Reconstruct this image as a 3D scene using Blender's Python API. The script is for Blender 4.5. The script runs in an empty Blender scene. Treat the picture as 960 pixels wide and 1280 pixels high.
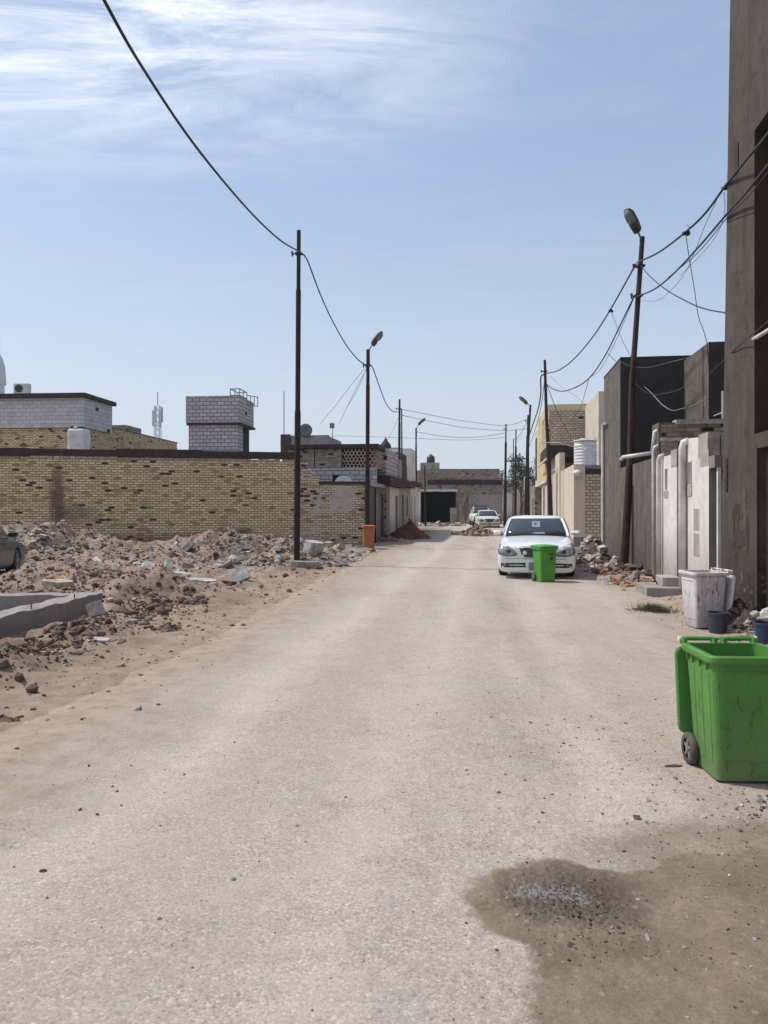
import bpy, bmesh, math, random
from math import sin, cos, pi, radians, sqrt
from mathutils import Vector, Matrix, noise
from mathutils.bvhtree import BVHTree
random.seed(7)
C = bpy.context.scene.collection
F = 960.0; HZ = 634.0; EYE = 1.65
TH = math.atan(0.1428); CT, ST_ = cos(TH), sin(TH)

# ------------------------------------------------------------- layout helpers
def P(px, py, Y):                       # point of the place seen at a pixel of the photo, Y metres away
    return Vector(((px - 480) / F * Y, Y, EYE - (py - HZ) / F * Y))
def W(t, s):                            # street frame (t across, s along) -> world
    return (t * CT + s * ST_, -t * ST_ + s * CT)
def TS(x, y):
    return (x * CT - y * ST_, x * ST_ + y * CT)
def sat(px, t):
    r = (px - 480) / F
    return t * (CT + r * ST_) / (r * CT - ST_)
def zat(py, Y): return EYE - (py - HZ) / F * Y
def smooth(a, b, x):
    if a == b: return 0.0 if x < a else 1.0
    u = max(0, min(1, (x - a) / (b - a))); return u * u * (3 - 2 * u)
def fbm(x, y, z=0, o=4):
    return noise.fractal(Vector((x, y, z)), 1.0, 2.0, o, noise_basis='PERLIN_ORIGINAL')

# ------------------------------------------------------------- materials
def newmat(name):
    m = bpy.data.materials.new(name); m.use_nodes = True
    nt = m.node_tree; b = nt.nodes['Principled BSDF']
    return m, nt, b
def N(nt, kind, **kw):
    n = nt.nodes.new(kind)
    for k, v in kw.items():
        if k in n.inputs: n.inputs[k].default_value = v
        else: setattr(n, k, v)
    return n
def L(nt, a, b): nt.links.new(a, b)
def ramp(nt, fac, stops, interp='LINEAR'):
    r = nt.nodes.new('ShaderNodeValToRGB'); r.color_ramp.interpolation = interp
    e = r.color_ramp.elements
    while len(e) < len(stops): e.new(0.5)
    for k, (p, c) in enumerate(stops):
        e[k].position = p
        e[k].color = (*c, 1) if isinstance(c, tuple) else (c, c, c, 1)
    L(nt, fac, r.inputs[0]); return r.outputs[0]
def mixc(nt, fac, a, b, mode='MIX'):
    m = nt.nodes.new('ShaderNodeMix'); m.data_type = 'RGBA'; m.blend_type = mode
    for sock, v in ((m.inputs[0], fac), (m.inputs[6], a), (m.inputs[7], b)):
        if hasattr(v, 'links'): L(nt, v, sock)
        elif isinstance(v, tuple): sock.default_value = (*v, 1)
        else: sock.default_value = v
    return m.outputs[2]
def math_(nt, op, a, b=None, c=None):
    m = nt.nodes.new('ShaderNodeMath'); m.operation = op
    for k, v in enumerate((a, b, c)):
        if v is None: continue
        if hasattr(v, 'links'): L(nt, v, m.inputs[k])
        else: m.inputs[k].default_value = v
    return m.outputs[0]
def coords(nt, kind='Object', scale=(1, 1, 1), rot=(0, 0, 0)):
    t = nt.nodes.new('ShaderNodeTexCoord'); mp = nt.nodes.new('ShaderNodeMapping')
    mp.inputs['Scale'].default_value = scale; mp.inputs['Rotation'].default_value = rot
    L(nt, t.outputs[kind], mp.inputs[0]); return mp.outputs[0]
def nz(nt, vec, scale, detail=5, rough=0.55, dist=0.0):
    n = N(nt, 'ShaderNodeTexNoise', Scale=scale, Detail=detail, Roughness=rough, Distortion=dist)
    L(nt, vec, n.inputs['Vector']); return n.outputs[0]
def bump(nt, b, h, strength=0.5, dist=0.02, prev=None):
    n = N(nt, 'ShaderNodeBump', Strength=strength, Distance=dist)
    L(nt, h, n.inputs['Height'])
    if prev: L(nt, prev, n.inputs['Normal'])
    L(nt, n.outputs[0], b.inputs['Normal']); return n.outputs[0]

def plain(name, col, rough=0.5, metal=0.0, var=0.12, scale=6, spec=0.5, coat=0, bmp=0.0):
    m, nt, b = newmat(name)
    v = coords(nt)
    n = nz(nt, v, scale, 6)
    a = tuple(max(0, c * (1 - var * 1.6)) for c in col); d = tuple(min(1, c * (1 + var)) for c in col)
    L(nt, ramp(nt, n, [(0.3, a), (0.7, d)]), b.inputs['Base Color'])
    b.inputs['Roughness'].default_value = rough; b.inputs['Metallic'].default_value = metal
    b.inputs['Specular IOR Level'].default_value = spec; b.inputs['Coat Weight'].default_value = coat
    if bmp: bump(nt, b, nz(nt, v, scale * 5, 6), bmp, 0.01)
    return m

def plaster(name, c1, c2, stain=(0.1, 0.09, 0.08), amount=0.35, scale=1.2, damp=0.0, rough=0.9, bmp=0.35, streak=0.5):
    """hand-trowelled cement render: blotches, vertical run marks, damp rising from the foot"""
    m, nt, b = newmat(name)
    v = coords(nt)
    n1 = nz(nt, v, scale, 8, 0.65)
    col = ramp(nt, n1, [(0.3, c1), (0.68, c2)])
    vs = coords(nt, scale=(3.2, 3.2, 0.35))
    n2 = nz(nt, vs, 1.6, 7, 0.7)
    col = mixc(nt, math_(nt, 'MULTIPLY', ramp(nt, n2, [(0.48, 0.0), (0.75, 1.0)]), streak), col, stain)
    n3 = nz(nt, v, 3.1, 9, 0.75)
    col = mixc(nt, math_(nt, 'MULTIPLY', ramp(nt, n3, [(0.52, 0.0), (0.66, 1.0)]), amount), col, stain)
    if damp:
        sx = nt.nodes.new('ShaderNodeSeparateXYZ'); L(nt, v, sx.inputs[0])
        zz = math_(nt, 'ADD', sx.outputs[2], math_(nt, 'MULTIPLY', math_(nt, 'SUBTRACT', n3, 0.5), 2.2))
        f = ramp(nt, math_(nt, 'MULTIPLY', zz, .6), [(0.05, 1.0), (0.8, 0.0)])
        col = mixc(nt, math_(nt, 'MULTIPLY', f, damp), col, tuple(c * 0.8 for c in stain))
        col = mixc(nt, math_(nt, 'MULTIPLY', ramp(nt, nz(nt, v, 7, 8, 0.8), [(0.56, 0.0), (0.62, 1.0)]), math_(nt, 'MULTIPLY', f, 0.55)), col, (0.42, 0.39, 0.36))
    L(nt, col, b.inputs['Base Color'])
    b.inputs['Roughness'].default_value = rough; b.inputs['Specular IOR Level'].default_value = 0.25
    hh = math_(nt, 'ADD', math_(nt, 'MULTIPLY', n1, 0.6), math_(nt, 'MULTIPLY', nz(nt, v, 25, 6, 0.7), 0.3))
    bump(nt, b, hh, bmp, 0.03)
    return m

def brick(name, tones, mortar, bw=0.25, bh=0.085, holes=0.08, hole=(0.03, 0.022, 0.018), ms=0.012, stain=0.3, stc=(0.09, 0.065, 0.05), patch=None, pamt=0.5, blotch=()):
    """coursed masonry from metre UVs: every brick its own tone, some missing, uneven mortar, soot and patches"""
    m, nt, b = newmat(name)
    uv = coords(nt, 'UV')
    v = coords(nt)
    wob = nt.nodes.new('ShaderNodeVectorMath'); wob.operation = 'MULTIPLY_ADD'
    nn = N(nt, 'ShaderNodeTexNoise', Scale=1.6, Detail=4); L(nt, uv, nn.inputs['Vector'])
    L(nt, nn.outputs['Color'], wob.inputs[0]); wob.inputs[1].default_value = (0.05, 0.035, 0); L(nt, uv, wob.inputs[2])
    def bk(c1, c2, mo):
        t = nt.nodes.new('ShaderNodeTexBrick'); t.offset = 0.5
        L(nt, wob.outputs[0], t.inputs['Vector'])
        t.inputs['Color1'].default_value = c1; t.inputs['Color2'].default_value = c2; t.inputs['Mortar'].default_value = mo
        t.inputs['Scale'].default_value = 1; t.inputs['Mortar Size'].default_value = ms; t.inputs['Mortar Smooth'].default_value = 0.3
        t.inputs['Brick Width'].default_value = bw; t.inputs['Row Height'].default_value = bh
        return t
    t = bk((0, 0, 0, 1), (1, 1, 1, 1), (0.5, 0.5, 0.5, 1))
    n = len(tones)
    stops = [(0.0, hole), (holes, hole), (holes + 0.005, tones[0])] if holes else [(0.0, tones[0])]
    for k, c in enumerate(tones[1:]): stops.append((min(0.99, holes + (1 - holes) * (k + 1) / n), c))
    col = ramp(nt, t.outputs['Color'], stops)
    # missing bricks come in clusters
    cl = nz(nt, v, 0.9, 6, 0.7)
    col = mixc(nt, ramp(nt, nz(nt, coords(nt, 'UV', scale=(1, 2.2, 1)), 5.5, 6, 0.8), [(0.68, 0.0), (0.72, 0.7)]), col, hole)
    col = mixc(nt, t.outputs['Fac'], col, mortar)
    col = mixc(nt, math_(nt, 'MULTIPLY', ramp(nt, cl, [(0.5, 0.0), (0.72, 1.0)]), stain), col, stc)
    col = mixc(nt, 0.35, col, ramp(nt, nz(nt, v, 14, 6, 0.8), [(0.3, 0.55), (0.7, 1.1)]), 'MULTIPLY')
    if blotch:
        sxx = nt.nodes.new('ShaderNodeSeparateXYZ'); L(nt, v, sxx.inputs[0])
        for bx, bz, rx_, rz_, k in blotch:
            aa = math_(nt, 'DIVIDE', math_(nt, 'SUBTRACT', sxx.outputs[0], bx), rx_); cc = math_(nt, 'DIVIDE', math_(nt, 'SUBTRACT', sxx.outputs[2], bz), rz_)
            dd = math_(nt, 'ADD', math_(nt, 'ADD', math_(nt, 'MULTIPLY', aa, aa), math_(nt, 'MULTIPLY', cc, cc)), math_(nt, 'MULTIPLY', math_(nt, 'SUBTRACT', nz(nt, v, 3, 7, .8), .5), 2.4))
            col = mixc(nt, math_(nt, 'MULTIPLY', ramp(nt, dd, [(.2, 1.), (1., 0.)]), k), col, stc)
    if patch:
        col = mixc(nt, math_(nt, 'MULTIPLY', ramp(nt, nz(nt, v, 0.8, 7, 0.7, 0.6), [(0.52, 0.0), (0.58, 1.0)]), pamt), col, patch)
    L(nt, col, b.inputs['Base Color'])
    b.inputs['Roughness'].default_value = 0.92; b.inputs['Specular IOR Level'].default_value = 0.2
    h = math_(nt, 'SUBTRACT', math_(nt, 'MULTIPLY', nz(nt, v, 9, 5), 0.5), t.outputs['Fac'])
    bump(nt, b, h, 0.7, 0.02)
    return m

M = {}
def setup_materials():
    M['yellow_brick'] = brick('yellow_brick', [(0.34, 0.22, 0.09), (0.64, 0.49, 0.26), (0.73, 0.60, 0.36), (0.78, 0.67, 0.46), (0.68, 0.51, 0.28)], (0.27, 0.195, 0.115), blotch=((-9.6, 2.0, .35, 1.7, .75), (-9.0, 1.4, .9, .5, .5), (-5, .3, 4, .35, .5), (-2.2, .5, .5, .4, .8)), holes=0.035, bw=.25, bh=.1, ms=.018)
    M['patched_brick'] = brick('patched_brick', [(0.36, 0.24, 0.12), (0.60, 0.44, 0.24), (0.68, 0.53, 0.31), (0.70, 0.60, 0.44)], (0.20, 0.16, 0.13), holes=0.06, bw=.26, bh=.1, ms=.018, patch=(0.50, 0.45, 0.43), pamt=0.75)
    M['buff_brick'] = brick('buff_brick', [(0.44, 0.34, 0.24), (0.58, 0.48, 0.35), (0.64, 0.54, 0.40), (0.54, 0.43, 0.31)], (0.22, 0.17, 0.13), bw=.26, bh=.125, holes=0.02, ms=.018, stain=.2)
    M['brown_brick'] = brick('brown_brick', [(0.22, 0.17, 0.13), (0.32, 0.26, 0.21), (0.40, 0.34, 0.28), (0.28, 0.22, 0.18)], (0.18, 0.155, 0.13), bw=.28, bh=.1, holes=0.09, patch=(0.36, 0.33, 0.31), pamt=.5)
    M['grey_block'] = brick('grey_block', [(0.42, 0.39, 0.40), (0.50, 0.47, 0.48), (0.55, 0.52, 0.53), (0.46, 0.42, 0.42)], (0.16, 0.14, 0.14), bw=.42, bh=.215, holes=0.015, ms=.022, stain=.2)
    M['pale_block'] = brick('pale_block', [(0.50, 0.48, 0.49), (0.56, 0.54, 0.56), (0.60, 0.58, 0.60)], (0.36, 0.34, 0.35), bw=.42, bh=.215, holes=0.01, ms=.016, stain=.18)
    M['white_plaster'] = plaster('white_plaster', (0.56, 0.52, 0.50), (0.70, 0.66, 0.64), (0.22, 0.195, 0.18), 0.35, damp=0.7, streak=.35)
    M['cream_plaster'] = plaster('cream_plaster', (0.50, 0.43, 0.34), (0.60, 0.53, 0.43), (0.3, 0.25, 0.2), 0.2, streak=.3)
    M['yellow_plaster'] = plaster('yellow_plaster', (0.52, 0.40, 0.22), (0.62, 0.49, 0.29), (0.32, 0.25, 0.17), 0.15, streak=.3)
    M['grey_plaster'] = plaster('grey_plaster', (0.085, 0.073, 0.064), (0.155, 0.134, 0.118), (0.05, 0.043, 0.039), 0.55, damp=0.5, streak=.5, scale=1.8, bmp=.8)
    M['dark_plaster'] = plaster('dark_plaster', (0.036, 0.034, 0.037), (0.058, 0.053, 0.054), (0.03, 0.028, 0.03), 0.2, streak=.3)  # darker copy of the grey plaster, with the side walls' shade mixed in
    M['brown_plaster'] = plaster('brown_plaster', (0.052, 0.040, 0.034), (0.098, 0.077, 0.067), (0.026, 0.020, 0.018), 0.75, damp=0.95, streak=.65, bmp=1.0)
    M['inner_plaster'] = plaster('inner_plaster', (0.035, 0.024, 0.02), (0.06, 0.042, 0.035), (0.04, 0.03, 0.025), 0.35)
    M['cement'] = plaster('cement', (0.27, 0.25, 0.235), (0.42, 0.395, 0.37), (0.15, 0.13, 0.115), 0.5, damp=.35, bmp=1.0, scale=3)
    M['plinth'] = plaster('plinth', (0.17, 0.155, 0.15), (0.25, 0.23, 0.22), (0.1, 0.09, 0.085), 0.3)
    M['coping'] = plaster('coping', (0.03, 0.022, 0.02), (0.065, 0.048, 0.04), (0.035, 0.028, 0.026), 0.4, scale=3)
    M['dark_void'] = plain('dark_void', (0.02, 0.017, 0.016), 0.95)  # near-black colour standing in for the shade inside openings
    M['gate_dark'] = plaster('gate_dark', (0.045, 0.035, 0.032), (0.075, 0.058, 0.05), (0.10, 0.055, 0.035), 0.4, rough=.6)
    M['gate_grey'] = plaster('gate_grey', (0.13, 0.125, 0.12), (0.2, 0.19, 0.18), (0.08, 0.07, 0.06), 0.4, rough=.6)
    M['pole'] = plaster('pole', (0.012, 0.010, 0.010), (0.028, 0.020, 0.018), (0.06, 0.03, 0.02), 0.5, scale=2.5, rough=.65)
    M['rust_pole'] = plaster('rust_pole', (0.018, 0.012, 0.010), (0.045, 0.024, 0.018), (0.14, 0.085, 0.065), 0.5, scale=3, rough=.7)
    M['steel'] = plain('steel', (0.16, 0.17, 0.18), 0.45, 0.6)
    M['lamp_shell'] = plain('lamp_shell', (0.05, 0.055, 0.06), 0.4, 0.2)
    M['lamp_lens'] = plain('lamp_lens', (0.16, 0.18, 0.19), 0.12)
    M['cable'] = plain('cable', (0.02, 0.022, 0.028), 0.6)
    M['cable_pale'] = plain('cable_pale', (0.17, 0.18, 0.21), 0.6)
    M['pvc'] = plain('pvc', (0.60, 0.57, 0.56), 0.45, var=.18, scale=3)
    M['tank_white'] = plain('tank_white', (0.62, 0.62, 0.62), 0.4, var=.15, scale=3)
    M['dark_glass'] = plain('dark_glass', (0.03, 0.036, 0.045), 0.06, spec=0.6, var=.05)
    M['black_rubber'] = plain('black_rubber', (0.022, 0.021, 0.02), 0.8)
    M['dusty_rubber'] = plain('dusty_rubber', (0.075, 0.07, 0.062), 0.85, var=.4, scale=14)
    M['black_plastic'] = plain('black_plastic', (0.02, 0.02, 0.022), 0.4)
    M['white_paint'] = plain('white_paint', (0.73, 0.76, 0.76), 0.22, coat=.6, var=.03)
    M['dull_white_paint'] = plain('dull_white_paint', (0.60, 0.58, 0.55), 0.4, var=.1)
    M['slate_paint'] = plain('slate_paint', (0.045, 0.06, 0.085), 0.35, coat=.4, var=.25, scale=4)
    M['chrome'] = plain('chrome', (0.6, 0.6, 0.62), 0.2, 0.9)
    M['headlight'] = plain('headlight', (0.30, 0.32, 0.33), 0.07, 0.3, var=.35, scale=16)
    M['plate'] = plain('plate', (0.16, 0.22, 0.19), 0.5)
    M['paper'] = plain('paper', (0.20, 0.25, 0.31), 0.5)
    M['rim_grey'] = plain('rim_grey', (0.25, 0.24, 0.23), 0.5, .3)
    M['blue_plastic'] = plain('blue_plastic', (0.02, 0.03, 0.085), 0.4)
    M['navy_plastic'] = plain('navy_plastic', (0.035, 0.04, 0.06), 0.5)
    M['leaf'] = plain('leaf', (0.035, 0.05, 0.025), 0.7, var=.5, scale=2)
    M['bark'] = plain('bark', (0.09, 0.07, 0.05), 0.9, bmp=.5)
    M['dry_grass'] = plain('dry_grass', (0.12, 0.11, 0.05), 0.8, var=.4, scale=30)
    M['wood'] = plain('wood', (0.26, 0.20, 0.15), 0.8, var=.3)
    M['far_pale'] = plain('far_pale', (0.42, 0.50, 0.54), 0.7)
    M['green_plastic'] = binmat('green_plastic', (0.065, 0.24, 0.032), (0.10, 0.088, 0.06), .6)
    M['green_clean'] = binmat('green_clean', (0.06, 0.27, 0.025), (0.12, 0.10, 0.08), .15)
    M['white_plastic'] = binmat('white_plastic', (0.64, 0.60, 0.60), (0.12, 0.09, 0.12), .55, lowdark=True)
    M['orange_plastic'] = binmat('orange_plastic', (0.42, 0.15, 0.045), (0.2, 0.1, 0.05), .4)
    # rock kinds
    for nm, c in (('rock_grey', (0.26, 0.242, 0.23)), ('rock_pale', (0.43, 0.41, 0.39)), ('rock_brown', (0.19, 0.14, 0.108)), ('rock_dark', (0.08, 0.06, 0.052)), ('rock_red', (0.30, 0.175, 0.12)), ('rock_buff', (0.42, 0.34, 0.26)), ('soil_red', (0.125, 0.062, 0.045)), ('clod', (0.155, 0.10, 0.074))):
        M[nm] = plain(nm, c, 0.95, var=.3, scale=9, spec=.15, bmp=.7)

def binmat(name, col, dirt, amt, lowdark=False):
    m, nt, b = newmat(name)
    v = coords(nt)
    sx = nt.nodes.new('ShaderNodeSeparateXYZ'); L(nt, v, sx.inputs[0])
    base = ramp(nt, nz(nt, v, 3, 4), [(0.3, tuple(c * .88 for c in col)), (0.7, tuple(min(1, c * 1.1) for c in col))])
    n = nz(nt, v, 9, 9, 0.8)
    low = ramp(nt, math_(nt, 'ADD', sx.outputs[2], math_(nt, 'MULTIPLY', math_(nt, 'SUBTRACT', n, .5), .5)), [(0.0, 1.0), (0.42, 0.0)])
    dust = tuple(c * .55 + d * .45 for c, d in zip((0.2, 0.2, 0.14), dirt)) if not lowdark else dirt
    c = mixc(nt, math_(nt, 'MULTIPLY', low, amt * (.8 if not lowdark else 1)), base, dust)
    sm = ramp(nt, nz(nt, coords(nt, scale=(5, 5, 2)), 3.3, 8, .8), [(0.55, 0.0), (0.64, 1.0)])
    c = mixc(nt, math_(nt, 'MULTIPLY', sm, min(1, amt * 1.4)), c, tuple(x * .35 for x in dirt))
    c = mixc(nt, math_(nt, 'MULTIPLY', ramp(nt, nz(nt, v, 18, 8, .8), [(0.42, 0.0), (0.72, 1.0)]), amt * .7), c, tuple(x * 1.1 for x in dirt))
    L(nt, c, b.inputs['Base Color'])
    L(nt, ramp(nt, n, [(0.3, 0.38), (0.7, 0.62)]), b.inputs['Roughness'])
    bump(nt, b, nz(nt, v, 60, 4), 0.08, 0.005)
    return m

# ------------------------------------------------------------- mesh builder
class MB:
    def __init__(s): s.v = []; s.f = []; s.mi = []
    def add(s, vs, fs, mi=0):
        o = len(s.v); s.v += [tuple(p) for p in vs]
        for f in fs: s.f.append(tuple(o + i for i in f)); s.mi.append(mi)
        return s
    def box(s, x0, x1, y0, y1, z0, z1, mi=0, M4=None):
        vs = [(x, y, z) for z in (z0, z1) for y in (y0, y1) for x in (x0, x1)]
        if M4: vs = [M4 @ Vector(p) for p in vs]
        return s.add(vs, [(0, 2, 3, 1), (4, 5, 7, 6), (0, 1, 5, 4), (2, 6, 7, 3), (0, 4, 6, 2), (1, 3, 7, 5)], mi)
    def rings(s, rs, cap=True, mi=0, closed=True):
        n = len(rs[0]); o = len(s.v)
        for r in rs: s.v += [tuple(p) for p in r]
        for i in range(len(rs) - 1):
            for j in range(n if closed else n - 1):
                k = (j + 1) % n
                s.f.append((o + i * n + j, o + i * n + k, o + (i + 1) * n + k, o + (i + 1) * n + j)); s.mi.append(mi)
        if cap:
            s.f.append(tuple(o + j for j in reversed(range(n)))); s.mi.append(mi)
            s.f.append(tuple(o + (len(rs) - 1) * n + j for j in range(n))); s.mi.append(mi)
        return s
    def tube(s, pts, r, n=8, mi=0, cap=True):
        pts = [Vector(p) for p in pts]; rs = r if isinstance(r, (list, tuple)) else [r] * len(pts)
        out = []; up = None
        for i, p in enumerate(pts):
            d = (pts[min(i + 1, len(pts) - 1)] - pts[max(i - 1, 0)]).normalized()
            if up is None: up = Vector((0, 0, 1)) if abs(d.z) < .9 else Vector((1, 0, 0))
            a = d.cross(up).normalized(); b_ = a.cross(d).normalized(); up = b_
            out.append([p + (a * cos(2 * pi * j / n) + b_ * sin(2 * pi * j / n)) * rs[i] for j in range(n)])
        return s.rings(out, cap, mi)
    def lathe(s, prof, c=(0, 0, 0), n=20, mi=0, cap=True, a0=0):
        return s.rings([[(c[0] + r * cos(a0 + 2 * pi * j / n), c[1] + r * sin(a0 + 2 * pi * j / n), c[2] + z) for j in range(n)] for r, z in prof], cap, mi)
    def wall(s, p0, p1, z0, z1, th, holes=(), mi=0, ztop=None):
        """upright wall p0->p1, thickness th to the left, real rectangular openings (u0,u1,za,zb)"""
        p0 = Vector(p0); p1 = Vector(p1); d = (p1 - p0); Ln = d.length; d.normalize(); n = Vector((-d.y, d.x)) * th
        us = sorted({0, Ln, *[h[0] for h in holes], *[h[1] for h in holes]}); us = [u for u in us if 0 <= u <= Ln]
        zs = sorted({z0, z1, *[h[2] for h in holes], *[h[3] for h in holes]}); zs = [z for z in zs if z0 <= z <= z1]
        def solid(i, j):
            if i < 0 or j < 0 or i >= len(us) - 1 or j >= len(zs) - 1: return False
            u = (us[i] + us[i + 1]) / 2; z = (zs[j] + zs[j + 1]) / 2
            return not any(h[0] < u < h[1] and h[2] < z < h[3] for h in holes)
        def pt(u, z, k): q = p0 + d * u + n * k; return (q.x, q.y, z)
        for i in range(len(us) - 1):
            for j in range(len(zs) - 1):
                if not solid(i, j): continue
                a, b, c, e = us[i], us[i + 1], zs[j], zs[j + 1]
                s.add([pt(a, c, 0), pt(b, c, 0), pt(b, e, 0), pt(a, e, 0)], [(0, 1, 2, 3)], mi)
                s.add([pt(a, c, 1), pt(b, c, 1), pt(b, e, 1), pt(a, e, 1)], [(3, 2, 1, 0)], mi)
                if not solid(i - 1, j): s.add([pt(a, c, 0), pt(a, e, 0), pt(a, e, 1), pt(a, c, 1)], [(0, 1, 2, 3)], mi)
                if not solid(i + 1, j): s.add([pt(b, c, 0), pt(b, c, 1), pt(b, e, 1), pt(b, e, 0)], [(0, 1, 2, 3)], mi)
                if not solid(i, j - 1): s.add([pt(a, c, 0), pt(a, c, 1), pt(b, c, 1), pt(b, c, 0)], [(0, 1, 2, 3)], mi)
                if not solid(i, j + 1): s.add([pt(a, e, 0), pt(b, e, 0), pt(b, e, 1), pt(a, e, 1)], [(0, 1, 2, 3)], mi)
        return s
    def build(s, name, mats, parent=None, smooth=False, bevel=0, recalc=False):
        me = bpy.data.meshes.new(name); me.from_pydata(s.v, [], s.f); me.validate(); me.update()
        if not isinstance(mats, (list, tuple)): mats = [mats]
        for m in mats: me.materials.append(M[m] if isinstance(m, str) else m)
        if len(me.polygons) == len(s.mi):
            me.polygons.foreach_set('material_index', s.mi)
        if recalc:
            bm = bmesh.new(); bm.from_mesh(me); bmesh.ops.recalc_face_normals(bm, faces=bm.faces[:]); bm.to_mesh(me); bm.free()
        uvl = me.uv_layers.new(name='UVMap').data
        co = me.vertices
        for p in me.polygons:
            n = p.normal
            if abs(n.z) > .8: t = Vector((1, 0, 0)); w = Vector((0, 1, 0))
            else:
                t = Vector((-n.y, n.x, 0)).normalized(); w = Vector((0, 0, 1))
            for li in p.loop_indices:
                q = co[me.loops[li].vertex_index].co; uvl[li].uv = (q.dot(t), q.dot(w))
        if smooth:
            me.polygons.foreach_set('use_smooth', [True] * len(me.polygons))
        o = bpy.data.objects.new(name, me); C.objects.link(o)
        if parent: o.parent = parent
        if bevel:
            b = o.modifiers.new('bevel', 'BEVEL'); b.width = bevel; b.segments = 2; b.limit_method = 'ANGLE'; b.angle_limit = radians(40)
        return o

def thing(name, label, cat, loc=(0, 0, 0), rz=0, group=None):
    o = bpy.data.objects.new(name, None); C.objects.link(o); o.empty_display_size = .2
    o.location = loc; o.rotation_euler = (0, 0, rz)
    tag(o, label, cat, group); return o
def tag(o, label, cat, group=None):
    o['label'] = label; o['category'] = cat
    if group: o['group'] = group
    return o
def stuff(o, label=None, cat=None):
    o['kind'] = 'stuff'
    if label: o['label'] = label
    if cat: o['category'] = cat
    return o
def struct(o): o['kind'] = 'structure'; return o
def street_thing(name, label, cat, t, s, z=0, group=None):
    x, y = W(t, s); return thing(name, label, cat, (x, y, z), -TH, group)
def copy_tree(o, parent=None):
    c = o.copy(); C.objects.link(c); c.parent = parent
    for ch in list(o.children): copy_tree(ch, c)
    return c

# ------------------------------------------------------------- terrain
def road_edges(s):
    le = -3.42 - 0.75 * smooth(2, 26, s) + 0.22 * fbm(s * .35, 3.3) + .1 * fbm(s * 1.3, 9.1)
    re = 2.95 + 0.25 * fbm(s * .3, 7.7) - .35 * smooth(8, 20, s)+ .08 * fbm(s * 1.4, 1.1)
    return le, re
def gauss(x, y, cx, cy, rx, ry, h): return h * math.exp(-(((x - cx) / rx) ** 2 + ((y - cy) / ry) ** 2))
def ground_h(x, y):
    t, s = TS(x, y)
    le, re = road_edges(s)
    h = 0.0
    inroad = smooth(le - .25, le + .25, t) * (1 - smooth(re - .25, re + .25, t))
    if y > 80 or y < -4 or abs(x) > 40: inroad = 1
    out = 1 - inroad
    if out > 0 and y < 80:
        nn = fbm(x * .9, y * .9, 0, 5); n2 = fbm(x * 3.1, y * 3.1, 5, 4)
        left = 1 - smooth(le - 1.2, le, t)
        h += out * (.03 * nn + .012 * n2)
        if left > 0 and x < 1:
            m = 0
            m += gauss(x, y, -5.6, 25.8, 2.3, 2.9, .66)      # main rubble mound
            m += gauss(x, y, -3.2, 24.6, 1.6, 2.0, .35)
            m += gauss(x, y, -8.6, 27.5, 1.6, 1.6, .2)
            m += gauss(x, y, -13.2, 27.4, 2.2, 2.0, .85)
            m += gauss(x, y, -10.8, 26.8, 1.3, 1.6, .5)
            m += gauss(x, y, -6.6, 15.7, 2.0, 1.1, .36)      # soil ridge
            m += gauss(x, y, -4.5, 13.9, 1.15, .8, .34)
            m += gauss(x, y, -3.95, 8.6, .55, 3.0, .10)       # bank against the foundation
            h += left * (m * (1 + .35 * nn) + .10 * nn + .06 * n2 * (1 + 2.5 * m) + .03 * abs(fbm(x * 8, y * 8, 2, 3)))
        elif t > re:
            h += smooth(re, re + .7, t) * (.04 + .04 * nn)
    return h - .06 * inroad

def grid_axis(a, b, step, lo, hi, g=1.25):
    r = []; x = a
    while x <= b + 1e-6: r.append(x); x += step
    d = step; x = a
    pre = []
    while x > lo: d *= g; x -= d; pre.append(max(x, lo))
    d = step; x = r[-1]; post = []
    while x < hi: d *= g; x += d; post.append(min(x, hi))
    return pre[::-1] + r + post

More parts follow.
